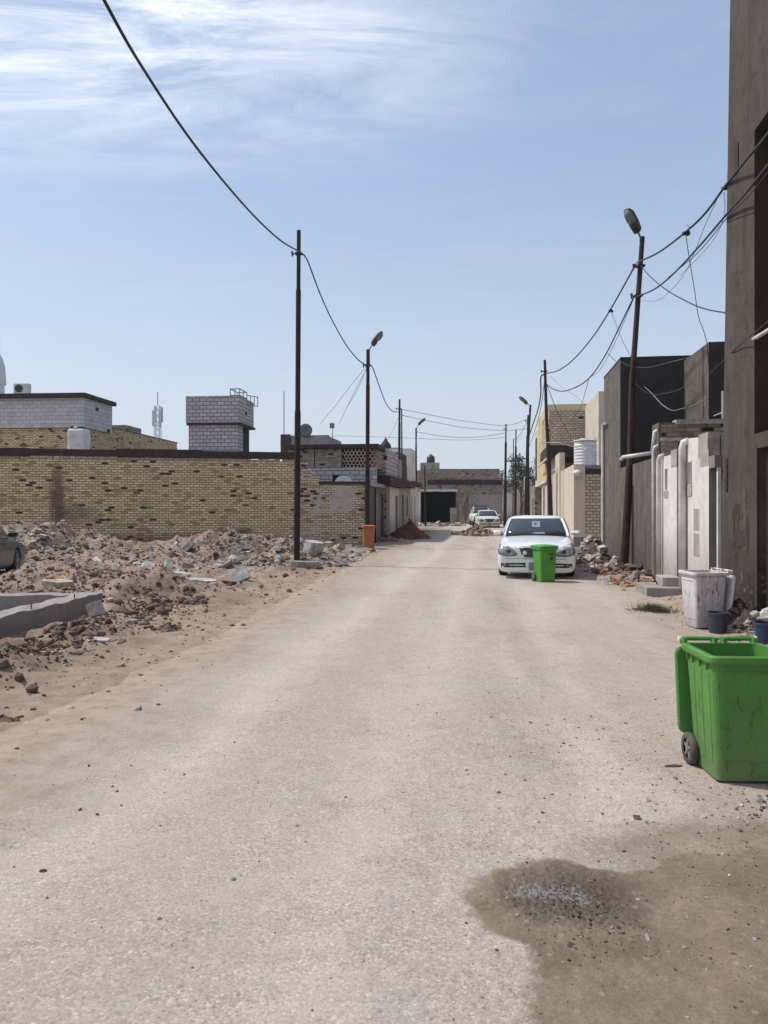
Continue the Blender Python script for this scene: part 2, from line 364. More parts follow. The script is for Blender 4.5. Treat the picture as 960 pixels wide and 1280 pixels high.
SOIL = [(.34, (.22, .16, .118)), (.5, (.31, .24, .183)), (.66, (.37, .305, .248))]
def make_ground():
    xs = grid_axis(-17, 9, .11, -1500, 1500); ys = grid_axis(1.5, 33, .11, -1500, 2500)
    nx = len(xs); v = [(x, y, ground_h(x, y)) for y in ys for x in xs]
    f = [(j * nx + i, j * nx + i + 1, (j + 1) * nx + i + 1, (j + 1) * nx + i) for j in range(len(ys) - 1) for i in range(nx - 1)]
    mb = MB(); mb.v = v; mb.f = f; mb.mi = [0] * len(f)
    m, nt, b = newmat('soil')
    vc = coords(nt)
    n1 = nz(nt, vc, .55, 9, .7); n2 = nz(nt, vc, 5, 9, .75); n3 = nz(nt, vc, 28, 8, .8)
    col = ramp(nt, n1, [(.34, (.17, .118, .087)), (.48, (.26, .19, .143)), (.58, (.34, .265, .208)), (.7, (.28, .235, .20))])
    col = mixc(nt, math_(nt, 'MULTIPLY', ramp(nt, n2, [(.47, 0.), (.6, 1.)]), .6), col, (.125, .082, .062))
    col = mixc(nt, math_(nt, 'MULTIPLY', ramp(nt, n3, [(.55, 0.), (.68, 1.)]), .55), col, (.46, .40, .35))
    col = mixc(nt, math_(nt, 'MULTIPLY', ramp(nt, nz(nt, vc, 55, 6, .8), [(.6, 0.), (.68, 1.)]), .5), col, (.09, .07, .06))
    sx = nt.nodes.new('ShaderNodeSeparateXYZ'); L(nt, vc, sx.inputs[0])
    tt = math_(nt, 'SUBTRACT', math_(nt, 'MULTIPLY', sx.outputs[0], CT), math_(nt, 'MULTIPLY', sx.outputs[1], ST_))
    tt = math_(nt, 'ADD', tt, math_(nt, 'MULTIPLY', math_(nt, 'SUBTRACT', nz(nt, vc, 1.3, 8, .7), .5), 2.6))
    tt = math_(nt, 'ADD', tt, math_(nt, 'MULTIPLY', sx.outputs[1], .028))
    near = ramp(nt, math_(nt, 'MULTIPLY_ADD', tt, .4, 2.05), [(.1, 0.), (.7, 1.)])
    dusty = ramp(nt, nz(nt, vc, 4, 9, .75), SOIL)
    dusty = mixc(nt, math_(nt, 'MULTIPLY', ramp(nt, n3, [(.55, 0.), (.68, 1.)]), .4), dusty, (.44, .37, .31))
    col = mixc(nt, near, col, dusty)
    L(nt, col, b.inputs['Base Color']); b.inputs['Roughness'].default_value = .97; b.inputs['Specular IOR Level'].default_value = .1
    h = math_(nt, 'ADD', math_(nt, 'MULTIPLY', n2, .5), math_(nt, 'MULTIPLY', n3, .35))
    bump(nt, b, h, .75, .05)
    struct(mb.build('ground', m, smooth=True))

PUD = (.70, 3.30)
def road_h(t, s):
    le, re = road_edges(s)
    e = min(smooth(le - .25, le + .5, t), 1 - smooth(re - .5, re + .25, t))
    x, y = W(t, s)
    h = -.035 + .045 * e
    h += .008 * fbm(x * 1.1, y * 1.1, 2, 4) + .004 * fbm(x * 6, y * 6, 4, 5)
    h += .006 * math.exp(-((t + 2.55 + .15 * fbm(s * .4, 2)) / .3) ** 2) * sin(s * 26 + 2.5 * t + 3 * fbm(x * 1.5, y * 1.5)) * (1.5 if s < 9 else .4)
    # wheel tracks pressed in
    for c in (-2.1, -.7, .6):
        h -= .013 * math.exp(-((t - c - .12 * fbm(s * .3, c)) / .22) ** 2)
    if y < 6 and abs(x) < 3:
        h += .0035 * fbm(x * 22, y * 22, 1, 3) + (.020 * noise.fractal(Vector((x * 70, y * 70, 3)), .6, 2.0, 3) * math.exp(-(((x - PUD[0] - .04) / .26) ** 2 + ((y - PUD[1] + .06) / .26) ** 2) * 1.2) if abs(x - PUD[0]) < .6 and abs(y - PUD[1]) < .6 else 0)
        d = sqrt(((x - PUD[0]) / .22) ** 2 + ((y - PUD[1]) / .24) ** 2) + .5 * fbm(x * 6, y * 6, 8, 3)
        h -= .019 * (1 - smooth(.1, 1.25, d))
    return h

def make_road():
    ss = grid_axis(2.85, 3.75, .008, -4, 82, 1.025); ts = grid_axis(-.15, .6, .008, -4.9, 3.5, 1.06)
    nx = len(ts); v = []
    for s in ss:
        for t in ts:
            x, y = W(t, s); v.append((x, y, road_h(t, s)))
    f = [(j * nx + i, j * nx + i + 1, (j + 1) * nx + i + 1, (j + 1) * nx + i) for j in range(len(ss) - 1) for i in range(nx - 1)]
    mb = MB(); mb.v = v; mb.f = f; mb.mi = [0] * len(f)
    m, nt, b = newmat('crushed_stone')
    vc = coords(nt)
    big = nz(nt, vc, .38, 7, .6); mid = nz(nt, vc, 2.2, 8, .7); fine = nz(nt, vc, 60, 8, .85)
    vs = coords(nt, scale=(1.0, .16, 1.0), rot=(0, 0, TH))
    streak = nz(nt, vs, 1.5, 8, .65)
    col = ramp(nt, big, [(.36, (.35, .29, .24)), (.47, (.425, .37, .32)), (.55, (.41, .365, .325)), (.64, (.43, .34, .285))])
    col = mixc(nt, math_(nt, 'MULTIPLY', ramp(nt, streak, [(.42, 0.), (.62, 1.)]), .55), col, (.47, .42, .37))
    col = mixc(nt, math_(nt, 'MULTIPLY', ramp(nt, streak, [(.3, 1.), (.42, 0.)]), .5), col, (.315, .245, .19))
    col = mixc(nt, math_(nt, 'MULTIPLY', ramp(nt, mid, [(.52, 0.), (.7, 1.)]), .45), col, (.40, .305, .25))
    # pebbles of the crushed stone
    vo = N(nt, 'ShaderNodeTexVoronoi', Scale=105); L(nt, vc, vo.inputs['Vector'])
    sp = nt.nodes.new('ShaderNodeSeparateColor'); L(nt, vo.outputs['Color'], sp.inputs[0])
    peb = ramp(nt, sp.outputs[0], [(0., .62), (.2, .86), (.6, 1.0), (.9, 1.12), (1., 1.5)])
    pm = ramp(nt, mid, [(.35, .35), (.6, .8)])
    col = mixc(nt, pm, col, mixc(nt, 1., col, peb, 'MULTIPLY'))
    vo2 = N(nt, 'ShaderNodeTexVoronoi', Scale=22); L(nt, vc, vo2.inputs['Vector'])
    sp2 = nt.nodes.new('ShaderNodeSeparateColor'); L(nt, vo2.outputs['Color'], sp2.inputs[0])
    big_p = math_(nt, 'MULTIPLY', ramp(nt, sp2.outputs[1], [(.86, 0.), (.88, 1.)]), ramp(nt, vo2.outputs['Distance'], [(.2, 1.), (.32, 0.)]))
    col = mixc(nt, math_(nt, 'MULTIPLY', big_p, .5), col, mixc(nt, sp2.outputs[2], (.24, .19, .16), (.62, .58, .54)))
    col = mixc(nt, .55, col, ramp(nt, fine, [(.3, .45), (.7, 1.3)]), 'MULTIPLY')
    # dusty wheel tracks and washed-out pinkish gravel between them
    vt = nt.nodes.new('ShaderNodeSeparateXYZ'); L(nt, vc, vt.inputs[0])
    tr = math_(nt, 'SUBTRACT', math_(nt, 'MULTIPLY', vt.outputs[0], CT), math_(nt, 'MULTIPLY', vt.outputs[1], ST_))
    tr = math_(nt, 'ADD', tr, math_(nt, 'MULTIPLY', math_(nt, 'SUBTRACT', nz(nt, coords(nt, scale=(1, .3, 1)), .9, 5, .6), .5), 1.3))
    for c, wd, cc, k in ((-2.15, .30, (.50, .45, .40), .6), (-.75, .26, (.49, .44, .39), .5), (.55, .30, (.49, .44, .395), .55), (-1.45, .35, (.42, .325, .27), .5), (1.4, .5, (.42, .325, .265), .45), (2.0, .2, (.48, .43, .39), .4)):
        gd = math_(nt, 'ABSOLUTE', math_(nt, 'SUBTRACT', tr, c))
        gm = ramp(nt, math_(nt, 'ADD', gd, math_(nt, 'MULTIPLY', math_(nt, 'SUBTRACT', mid, .5), .9)), [(0., 1.), (wd * 1.6, 0.)])
        col = mixc(nt, math_(nt, 'MULTIPLY', gm, k), col, mixc(nt, pm, cc, mixc(nt, 1., cc, peb, 'MULTIPLY')))
    col = mixc(nt, .5, col, ramp(nt, nz(nt, vc, 9, 9, .8), [(.3, .72), (.68, 1.12)]), 'MULTIPLY')
    col = mixc(nt, .3, col, ramp(nt, fine, [(.35, .55), (.65, 1.25)]), 'MULTIPLY')
    # dirt shoulders: brown soil creeps in at both sides
    sx = nt.nodes.new('ShaderNodeSeparateXYZ'); L(nt, vc, sx.inputs[0])
    tt = math_(nt, 'SUBTRACT', math_(nt, 'MULTIPLY', sx.outputs[0], CT), math_(nt, 'MULTIPLY', sx.outputs[1], ST_))
    wob = math_(nt, 'MULTIPLY', math_(nt, 'SUBTRACT', mid, .5), 1.6)
    wob = math_(nt, 'ADD', wob, math_(nt, 'MULTIPLY', math_(nt, 'SUBTRACT', big, .5), 2.2))
    tl = math_(nt, 'ADD', tt, wob)
    lf = ramp(nt, math_(nt, 'MULTIPLY_ADD', math_(nt, 'ADD', tl, math_(nt, 'MULTIPLY', sx.outputs[1], .028)), -.5, -1.0), [(-.0, 0.), (.5, 1.)])
    rf = ramp(nt, math_(nt, 'MULTIPLY_ADD', tl, .5, -.8), [(.0, 0.), (.5, 1.)])
    soilc = ramp(nt, nz(nt, vc, 4, 9, .75), SOIL)
    col = mixc(nt, math_(nt, 'MULTIPLY', lf, .9), col, soilc)
    col = mixc(nt, math_(nt, 'MULTIPLY', rf, .55), col, soilc)
    # wet patch around the leak, spreading towards the lower right
    def blob(cx, cy, rx, ry):
        a = math_(nt, 'DIVIDE', math_(nt, 'SUBTRACT', sx.outputs[0], cx), rx)
        c = math_(nt, 'DIVIDE', math_(nt, 'SUBTRACT', sx.outputs[1], cy), ry)
        return math_(nt, 'SQRT', math_(nt, 'ADD', math_(nt, 'MULTIPLY', a, a), math_(nt, 'MULTIPLY', c, c)))
    def inside(bl, lo, hi, k=.5, src=None):
        q = math_(nt, 'ADD', bl, math_(nt, 'MULTIPLY', math_(nt, 'SUBTRACT', src or nz(nt, vc, 2.6, 8, .7), .5), k))
        return ramp(nt, math_(nt, 'MULTIPLY', q, .5), [(lo / 2, 1.), (hi / 2, 0.)])
    w1 = inside(blob(1.85, 2.55, 1.42, 1.25), .90, .97, .45)
    w2 = inside(blob(.80, 3.20, .50, .40), .88, .98, .65)
    w4 = inside(blob(1.75, 3.55, .85, .55), .7, 1.15, 1.1)
    wet = math_(nt, 'MAXIMUM', w1, math_(nt, 'MAXIMUM', w2, math_(nt, 'MULTIPLY', w4, .75)))
    core = inside(blob(PUD[0] + .10, PUD[1] - .03, .34, .26), .45, 1.15, 1.3)
    wetc = ramp(nt, nz(nt, vc, 1.7, 9, .72), [(.36, (.13, .094, .060)), (.5, (.19, .143, .096)), (.64, (.26, .203, .143))])
    wetc = mixc(nt, .6, wetc, ramp(nt, fine, [(.35, .5), (.65, 1.2)]), 'MULTIPLY')
    wetc = mixc(nt, math_(nt, 'MULTIPLY', core, .85), wetc, (.05, .034, .025))
    wetc = mixc(nt, math_(nt, 'MULTIPLY', big_p, .5), wetc, (.30, .25, .2))
    col = mixc(nt, math_(nt, 'MULTIPLY', wet, .93), col, wetc)
    L(nt, col, b.inputs['Base Color'])
    rg = mixc(nt, wet, (.95, .95, .95), (.62, .62, .62)); rg = mixc(nt, math_(nt, 'MULTIPLY', core, wet), rg, (.3, .3, .3))
    L(nt, rg, b.inputs['Roughness']); b.inputs['Specular IOR Level'].default_value = .25
    hgt = math_(nt, 'ADD', math_(nt, 'MULTIPLY', vo.outputs['Distance'], -.35), math_(nt, 'ADD', math_(nt, 'MULTIPLY', fine, 1.1), math_(nt, 'MULTIPLY', big_p, .6)))
    bp = bump(nt, b, hgt, .55, .008)
    # corrugations left by tyres on the near left
    vw = coords(nt, scale=(1.0, 1.0, 1.0), rot=(0, 0, TH + .12))
    corr = nz(nt, coords(nt, scale=(3.0, 15, 1), rot=(0, 0, TH)), 1.0, 5, .6)
    bump(nt, b, corr, .45, .02, bp)
    struct(mb.build('road', m, smooth=True))
    # puddle, base colour lightened in patches to stand in for reflected sky
    pm_, nt, b = newmat('puddle_water')
    L(nt, ramp(nt, nz(nt, coords(nt), 14, 7, .8), [(.38, (.09, .08, .07)), (.62, (.20, .19, .185))]), b.inputs['Base Color']); b.inputs['Roughness'].default_value = .07; b.inputs['Specular IOR Level'].default_value = 1.0
    bump(nt, b, nz(nt, coords(nt), 30, 3), .08, .004)
    pb = MB(); n = 40; ring = []
    for k in range(n):
        a = 2 * pi * k / n; r = 1 + .25 * noise.noise(Vector((cos(a) * 2, sin(a) * 2, 3)))
        ring.append((PUD[0] + .19 * r * cos(a), PUD[1] + .24 * r * sin(a), -.0110))
    pb.add(ring, [tuple(range(n))])
    struct(pb.build('puddle', pm_))

# ------------------------------------------------------------- rocks
ICO = None
def ico():
    global ICO
    if ICO is None:
        bm = bmesh.new(); bmesh.ops.create_icosphere(bm, subdivisions=1, radius=1)
        ICO = ([v.co.copy() for v in bm.verts], [tuple(v.index for v in f.verts) for f in bm.faces]); bm.free()
    return ICO
def rock(mb, c, r, mi, flat=.6, rnd=random):
    vs, fs = ico()
    q = Matrix.Rotation(rnd.uniform(0, 6.28), 3, 'Z') @ Matrix.Rotation(rnd.uniform(-.5, .5), 3, 'X')
    sx, sy, sz = rnd.uniform(.7, 1.35), rnd.uniform(.6, 1.1), flat * rnd.uniform(.6, 1.2)
    out = []
    for v in vs:
        k = rnd.uniform(.72, 1.2); p = q @ Vector((v.x * sx * k, v.y * sy * k, v.z * sz * k)); out.append((c[0] + p.x * r, c[1] + p.y * r, c[2] + p.z * r))
    mb.add(out, fs, mi)
def chunk(mb, c, sx, sy, sz, mi, rnd=random, tilt=.5):
    q = Matrix.Rotation(rnd.uniform(0, 6.28), 3, 'Z') @ Matrix.Rotation(rnd.gauss(0, tilt), 3, 'X') @ Matrix.Rotation(rnd.gauss(0, tilt * .7), 3, 'Y')
    out = []
    for z in (-.5, .5):
        for y in (-.5, .5):
            for x in (-.5, .5):
                p = q @ Vector((x * sx * rnd.uniform(.75, 1.15), y * sy * rnd.uniform(.75, 1.15), z * sz * rnd.uniform(.8, 1.1)))
                out.append((c[0] + p.x, c[1] + p.y, c[2] + p.z))
    mb.add(out, [(0, 2, 3, 1), (4, 5, 7, 6), (0, 1, 5, 4), (2, 6, 7, 3), (0, 4, 6, 2), (1, 3, 7, 5)], mi)

def surf(x, y):
    t, s = TS(x, y); g = ground_h(x, y)
    return max(g, road_h(t, s)) if (-4.9 < t < 3.4 and -4 < s < 80) else g

RK = ['rock_grey', 'rock_pale', 'rock_brown', 'rock_dark', 'rock_red', 'rock_buff', 'clod']
def scatter(mb, n, fx, rr, weights, seed, flat=.6, chunks=.0):
    rnd = random.Random(seed)
    for _ in range(n):
        x, y = fx(rnd)
        r = min(rr[1], rr[0] * (rnd.random() ** -.42))
        mi = rnd.choices(range(len(RK)), weights)[0]
        z = surf(x, y)
        if rnd.random() < chunks: chunk(mb, (x, y, z + r * .3), r * 2.4, r * 1.5, r * .8, mi, rnd)
        else: rock(mb, (x, y, z + r * .15), r, mi, flat, rnd)

def heap(name, label, cat, cx, cy, rx, ry, h, mats, nrock, rr, seed, base, rot=0, chunks=.3, wts=None, pw=1.3):
    """a tipped heap: irregular cone of soil with the pieces lying on it, as one thing"""
    rnd = random.Random(seed); mb = MB(); n = 34; rings = []
    z0 = surf(cx, cy)
    def hh(u, a):
        k = 1 + .28 * noise.noise(Vector((cos(a) * 1.7, sin(a) * 1.7, seed)))
        return max(0, 1 - (u / k)) ** pw
    def pos(u, a):
        lx, ly = rx * u * cos(a), ry * u * sin(a)
        x = cx + lx * cos(rot) - ly * sin(rot); y = cy + lx * sin(rot) + ly * cos(rot)
        z = surf(x, y) - .03 + h * hh(u, a) * (1 + .35 * noise.noise(Vector((x * 2.3, y * 2.3, seed + 2)))) + .04 * h * noise.noise(Vector((x * 11, y * 11, 1)))
        return (x, y, z)
    R = 12
    for i in range(R + 1):
        u = 1.28 * (1 - i / R) + .001
        rings.append([pos(u, 2 * pi * j / n) for j in range(n)])
    mb.rings(rings, False, 0)
    mb.add([*rings[-1]], [tuple(range(n))], 0)
    for _ in range(nrock):
        u = rnd.random() ** .55 * 1.2; a = rnd.uniform(0, 2 * pi); p = pos(u, a)
        r = min(rr[1], rr[0] * (rnd.random() ** -.42)); mi = rnd.choices(range(1, len(mats)), wts)[0] if wts else rnd.randrange(1, len(mats))
        if rnd.random() < chunks: chunk(mb, (p[0], p[1], p[2] + r * .35), r * 2.2, r * 1.4, r * .9, mi, rnd)
        else: rock(mb, (p[0], p[1], p[2] + r * .2), r, mi, .7, rnd)
    return tag(mb.build(name, mats), label, cat)

def make_debris():
    # the broad scatter of rubble over the vacant lot: countless
    mb = MB()
    w_r = [3.5, 1.6, 4, 2, .8, 1.6, 3]
    def g(cx, cy, sx, sy, lim=None):
        def f(r):
            for _ in range(20):
                x, y = r.gauss(cx, sx), r.gauss(cy, sy); t, s = TS(x, y)
                if t < road_edges(s)[0] - .05 and y < 31.8 - .0 * x and not (-5.3 < x < -4.2 and 6 < y < 12.4): return x, y
            return cx, cy
        return f
    scatter(mb, 2300, g(-5.0, 24.3, 1.9, 2.2), (.016, .11), w_r, 1, chunks=.4)
    scatter(mb, 45, g(-4.6, 22.4, 2.2, 1.0), (.08, .2), [5, 4, 1, 1, .3, 1, 1], 41, chunks=.6)
    scatter(mb, 1100, g(-2.9, 23.3, 1.2, 1.5), (.02, .15), [4, 4, 3, 1.5, .5, 2, 2], 2, chunks=.4)
    scatter(mb, 260, g(-1.9, 28.5, .9, 2.0), (.03, .2), [5, 4, 2, 1, .3, 2, 1], 12, chunks=.4)
    scatter(mb, 1300, g(-12.3, 25.6, 1.5, 1.5), (.025, .13), [4, 3, 1, 5, .4, 1, 1], 3, chunks=.5)
    scatter(mb, 200, g(-9, 28.3, 1.6, 1.2), (.025, .13), w_r, 4, chunks=.4)
    scatter(mb, 700, g(-6, 19.2, 2.8, 2.2), (.018, .12), [3, 2.5, 4, 1, 1, 3, 3], 5, chunks=.3)
    scatter(mb, 550, g(-8.6, 21, 2.0, 2.5), (.015, .09), [2, 1.5, 4, 1, 1, 3, 4], 6, chunks=.3)
    scatter(mb, 2400, g(-5.4, 24.0, 2.6, 2.2), (.012, .06), [3, 2, 4, 3, 1, 1.5, 4], 51, .7, chunks=.3)
    scatter(mb, 1200, g(-10.5, 24.5, 2.4, 2.2), (.012, .06), [2, 2, 3, 5, 1, 1, 4], 52, .7, chunks=.3)
    stuff(mb.build('rubble', RK), 'broken concrete, bricks and stones strewn over the vacant lot', 'rubble')
    mb = MB()
    w_s = [.3, .25, 4, 1.6, 2.4, .8, 7]
    scatter(mb, 2400, g(-5.3, 14.6, 1.3, .95), (.014, .09), w_s, 7, .7)
    scatter(mb, 3200, g(-4.0, 9.0, .34, 2.1), (.011, .075), [.2, .15, 3, 4, 1, .5, 7], 8, .75)
    scatter(mb, 700, g(-3.8, 12.1, .5, .7), (.014, .10), [.2, .2, 3, 3, 1.5, .5, 7], 9, .75)
    scatter(mb, 500, g(-7.6, 15.6, 1.5, .8), (.014, .10), w_s, 10, .7)
    stuff(mb.build('soil_clods', RK), 'reddish brown soil clods dug out around the concrete foundation', 'soil')
    # loose stones on and beside the road
    mb = MB()
    def onroad(r):
        s = 1.8 + 22 * r.random() ** 2.0; le, re = road_edges(s); t = r.uniform(le - .6, re + .4); return W(t, s)
    scatter(mb, 1300, onroad, (.0028, .014), [3, 3, 4, 2.4, 1.5, 3, 1], 20, .6)
    def shl(r):
        s = 3 + 24 * r.random(); le, re = road_edges(s); t = le + r.gauss(-.35, .35); return W(t, s)
    scatter(mb, 900, shl, (.007, .05), [2, 2, 4, 2, 2, 2, 4], 21, .6)
    def shr(r):
        s = 4 + 20 * r.random(); le, re = road_edges(s); t = re + r.gauss(.2, .28); return W(min(t, 3.5), s)
    scatter(mb, 800, shr, (.009, .055), [4, 3, 3, 1.5, 1, 2, 1], 22, .6)
    def binr(r): return r.gauss(2.35, .35), r.gauss(4.2, .22)
    scatter(mb, 420, binr, (.006, .03), [3, 4, 3, 2, 1, 3, 1], 23, .6, chunks=.3)
    def rgt(r): return r.gauss(1.55, .55), r.gauss(5.0, .9)
    scatter(mb, 1500, rgt, (.0025, .013), [3, 3, 3, 2.5, 1, 3, 1.5], 61, .55)
    def mid_(r): return r.gauss(-.4, 1.6), r.uniform(2.3, 9)
    scatter(mb, 1600, mid_, (.002, .0065), [3, 4, 3, 2.5, 2, 4, 1], 62, .5)
    def wfar(r): return r.gauss(2.0, .45), r.gauss(3.4, .4)
    scatter(mb, 700, wfar, (.0025, .011), [2, 2, 4, 4, 1, 2, 3], 63, .5, chunks=.3)
    def wetr(r): return r.gauss(1.25, .5), r.gauss(3.0, .5)
    scatter(mb, 500, wetr, (.002, .010), [1, 2, 3, 4, 1, 2, 1], 24, .6)
    def pudr(r): return PUD[0] + r.gauss(.13, .13), PUD[1] + r.gauss(-.2, .14)
    scatter(mb, 420, pudr, (.0025, .009), [.3, .3, 3, 6, 1, .5, 1], 25, .4)
    def trk(r): return r.gauss(-1.55, .3), r.gauss(4.7, .35)
    scatter(mb, 14, trk, (.006, .014), [0, 0, 1, 5, 0, 0, 0], 26, .6)
    stuff(mb.build('gravel', RK), 'loose gravel and pebbles lying on the crushed stone road', 'gravel')

    heap('rubble_heap', 'heap of broken pale concrete beside the white car in front of the dark grey house', 'rubble heap',
         6.05, 22.6, .75, 1.5, .85, ['rock_dark', 'rock_grey', 'rock_pale', 'rock_buff', 'rock_brown'], 260, (.05, .2), 31, 'x', wts=[4, 6, 2, 2])
    heap('rubble_heap', 'low heap of dark stones around the foot of the rusty lamp pole', 'rubble heap',
         5.95, 19.0, .65, 1.3, .26, ['clod', 'rock_dark', 'rock_brown', 'rock_grey', 'rock_red'], 240, (.035, .13), 32, 'x', rot=.15, wts=[5, 4, 2, 1.5])
    heap('debris_heap', 'flat spread of reddish debris before the grey courtyard wall', 'debris',
         5.35, 16.6, .55, 1.0, .14, ['rock_brown', 'rock_red', 'rock_buff', 'rock_grey', 'clod'], 170, (.025, .11), 33, 'x', rot=.1, wts=[5, 3, 1, 3], chunks=.6)
    heap('soil_heap', 'dark red-brown heap of soil at the foot of the far left houses', 'soil heap',
         1.35, 40.5, 1.2, 1.3, .95, ['soil_red', 'soil_red', 'clod'], 160, (.02, .08), 34, 'x', pw=1.05, chunks=0)
    heap('brick_heap', 'low heap of broken reddish bricks in front of the far white cars', 'brick heap',
         5.6, 46, 1.2, 2.4, .55, ['rock_brown', 'rock_red', 'rock_buff', 'clod', 'rock_grey'], 420, (.05, .14), 35, 'x', wts=[4, 3, 4, 1], chunks=.7)
    heap('clod_heap', 'small dark pile of clods at the left edge of the road', 'soil heap',
         -2.88, 10.35, .24, .30, .12, ['clod', 'clod', 'rock_dark', 'rock_brown', 'rock_buff'], 150, (.012, .045), 36, 'x', wts=[5, 5, 3, 1])
    heap('clod_heap', 'small dark tuft of clods on the dirt shoulder at the left photo edge', 'soil heap',
         -2.98, 6.05, .17, .17, .07, ['clod', 'rock_dark', 'clod', 'rock_buff'], 90, (.008, .03), 37, 'x', wts=[5, 4, 1])
    heap('debris_heap', 'dirty debris and stones piled against the foot of the tall brown building', 'debris',
         *W(3.35, 11.2), .32, .9, .42, ['rock_dark', 'rock_grey', 'rock_brown', 'rock_dark', 'rock_buff', 'rock_pale'], 260, (.02, .10), 38, 'x', rot=-TH, wts=[4, 3, 4, 2, 1])
    heap('debris_heap', 'low line of rubble at the end of the road below the brick house', 'debris',
         3.9, 68, 2.8, 1.2, .22, ['rock_brown', 'rock_grey', 'rock_buff', 'rock_pale', 'rock_dark'], 260, (.08, .3), 39, 'x', chunks=.6)
    heap('debris_heap', 'thin strip of dark rubble left of the far soil heap', 'debris',
         .2, 38, .9, 1.2, .22, ['rock_brown', 'rock_dark', 'rock_grey', 'rock_buff'], 130, (.03, .12), 40, 'x', chunks=.4)
    # single slabs
    def slab(label, px, py, Y, sx, sy, sz, mat, seed, rz=0, tilt=.1, dz=0):
        rnd = random.Random(seed); x = (px - 480) / F * Y
        mb = MB(); n = 9; ring = [((sx / 2) * cos(2 * pi * k / n) * rnd.uniform(.75, 1.2), (sy / 2) * sin(2 * pi * k / n) * rnd.uniform(.75, 1.2)) for k in range(n)]
        mb.rings([[(a, b, -sz / 2) for a, b in ring], [(a * .97, b * .97, sz / 2) for a, b in ring]])
        o = mb.build('concrete_fragment', mat, bevel=.008); o.location = (x, Y, surf(x, Y) + sz * .3 + dz); o.rotation_euler = (tilt, tilt * .6, rz)
        tag(o, label, 'concrete fragment')
    slab('long flat broken slab lying in front of the rubble mound', 222, 711, 18.6, 1.0, .45, .12, 'rock_pale', 1, .1, .16)
    slab('pale broken slab tilted beside the long slab', 190, 704, 20, .55, .5, .1, 'rock_pale', 2, .6, .5)
    slab('upright pale shard among the rubble near the tall black pole', 300, 722, 16.9, .45, .12, .35, 'rock_pale', 3, .3, -.6, .05)
    slab('flat pale slab right of the upright shard', 255, 728, 16, .6, .35, .08, 'rock_pale', 4, .2, .1)
    slab('pinkish broken slab resting on the far corner of the concrete foundation', 73, 738, 13.2, .5, .3, .09, 'rock_buff', 5, .1, .1, .28)
    slab('square grey tile shard leaning on the soil bank', 118, 776, 10.9, .24, .04, .22, 'rock_grey', 6, .4, -.5, .06)
    slab('flat pale crumpled plaster scrap at the foot of the soil bank', 122, 808, 9.15, .34, .2, .03, 'rock_pale', 7, .1, .08)
    slab('grey slab lying at the foot of the tall black pole', 383, 712, 20.4, .95, .3, .16, 'rock_grey', 8, -.1, .05)
    slab('large pale chunk right of the tall black pole', 392, 698, 23.2, .65, .5, .45, 'rock_pale', 9, .4, .2)
    slab('dark flat scrap on the ground left of the near green bin', 842, 947, 4.85, .13, .045, .012, 'rock_dark', 10, .1, .02)
    slab('small white scrap on the road left of the near green bin', 768, 926, 5.4, .06, .03, .008, 'rock_pale', 11, .1, .1)
    slab('dark round stone on the bare soil of the vacant lot', 107, 714, 19, .45, .32, .16, 'rock_dark', 12, .1, .05)

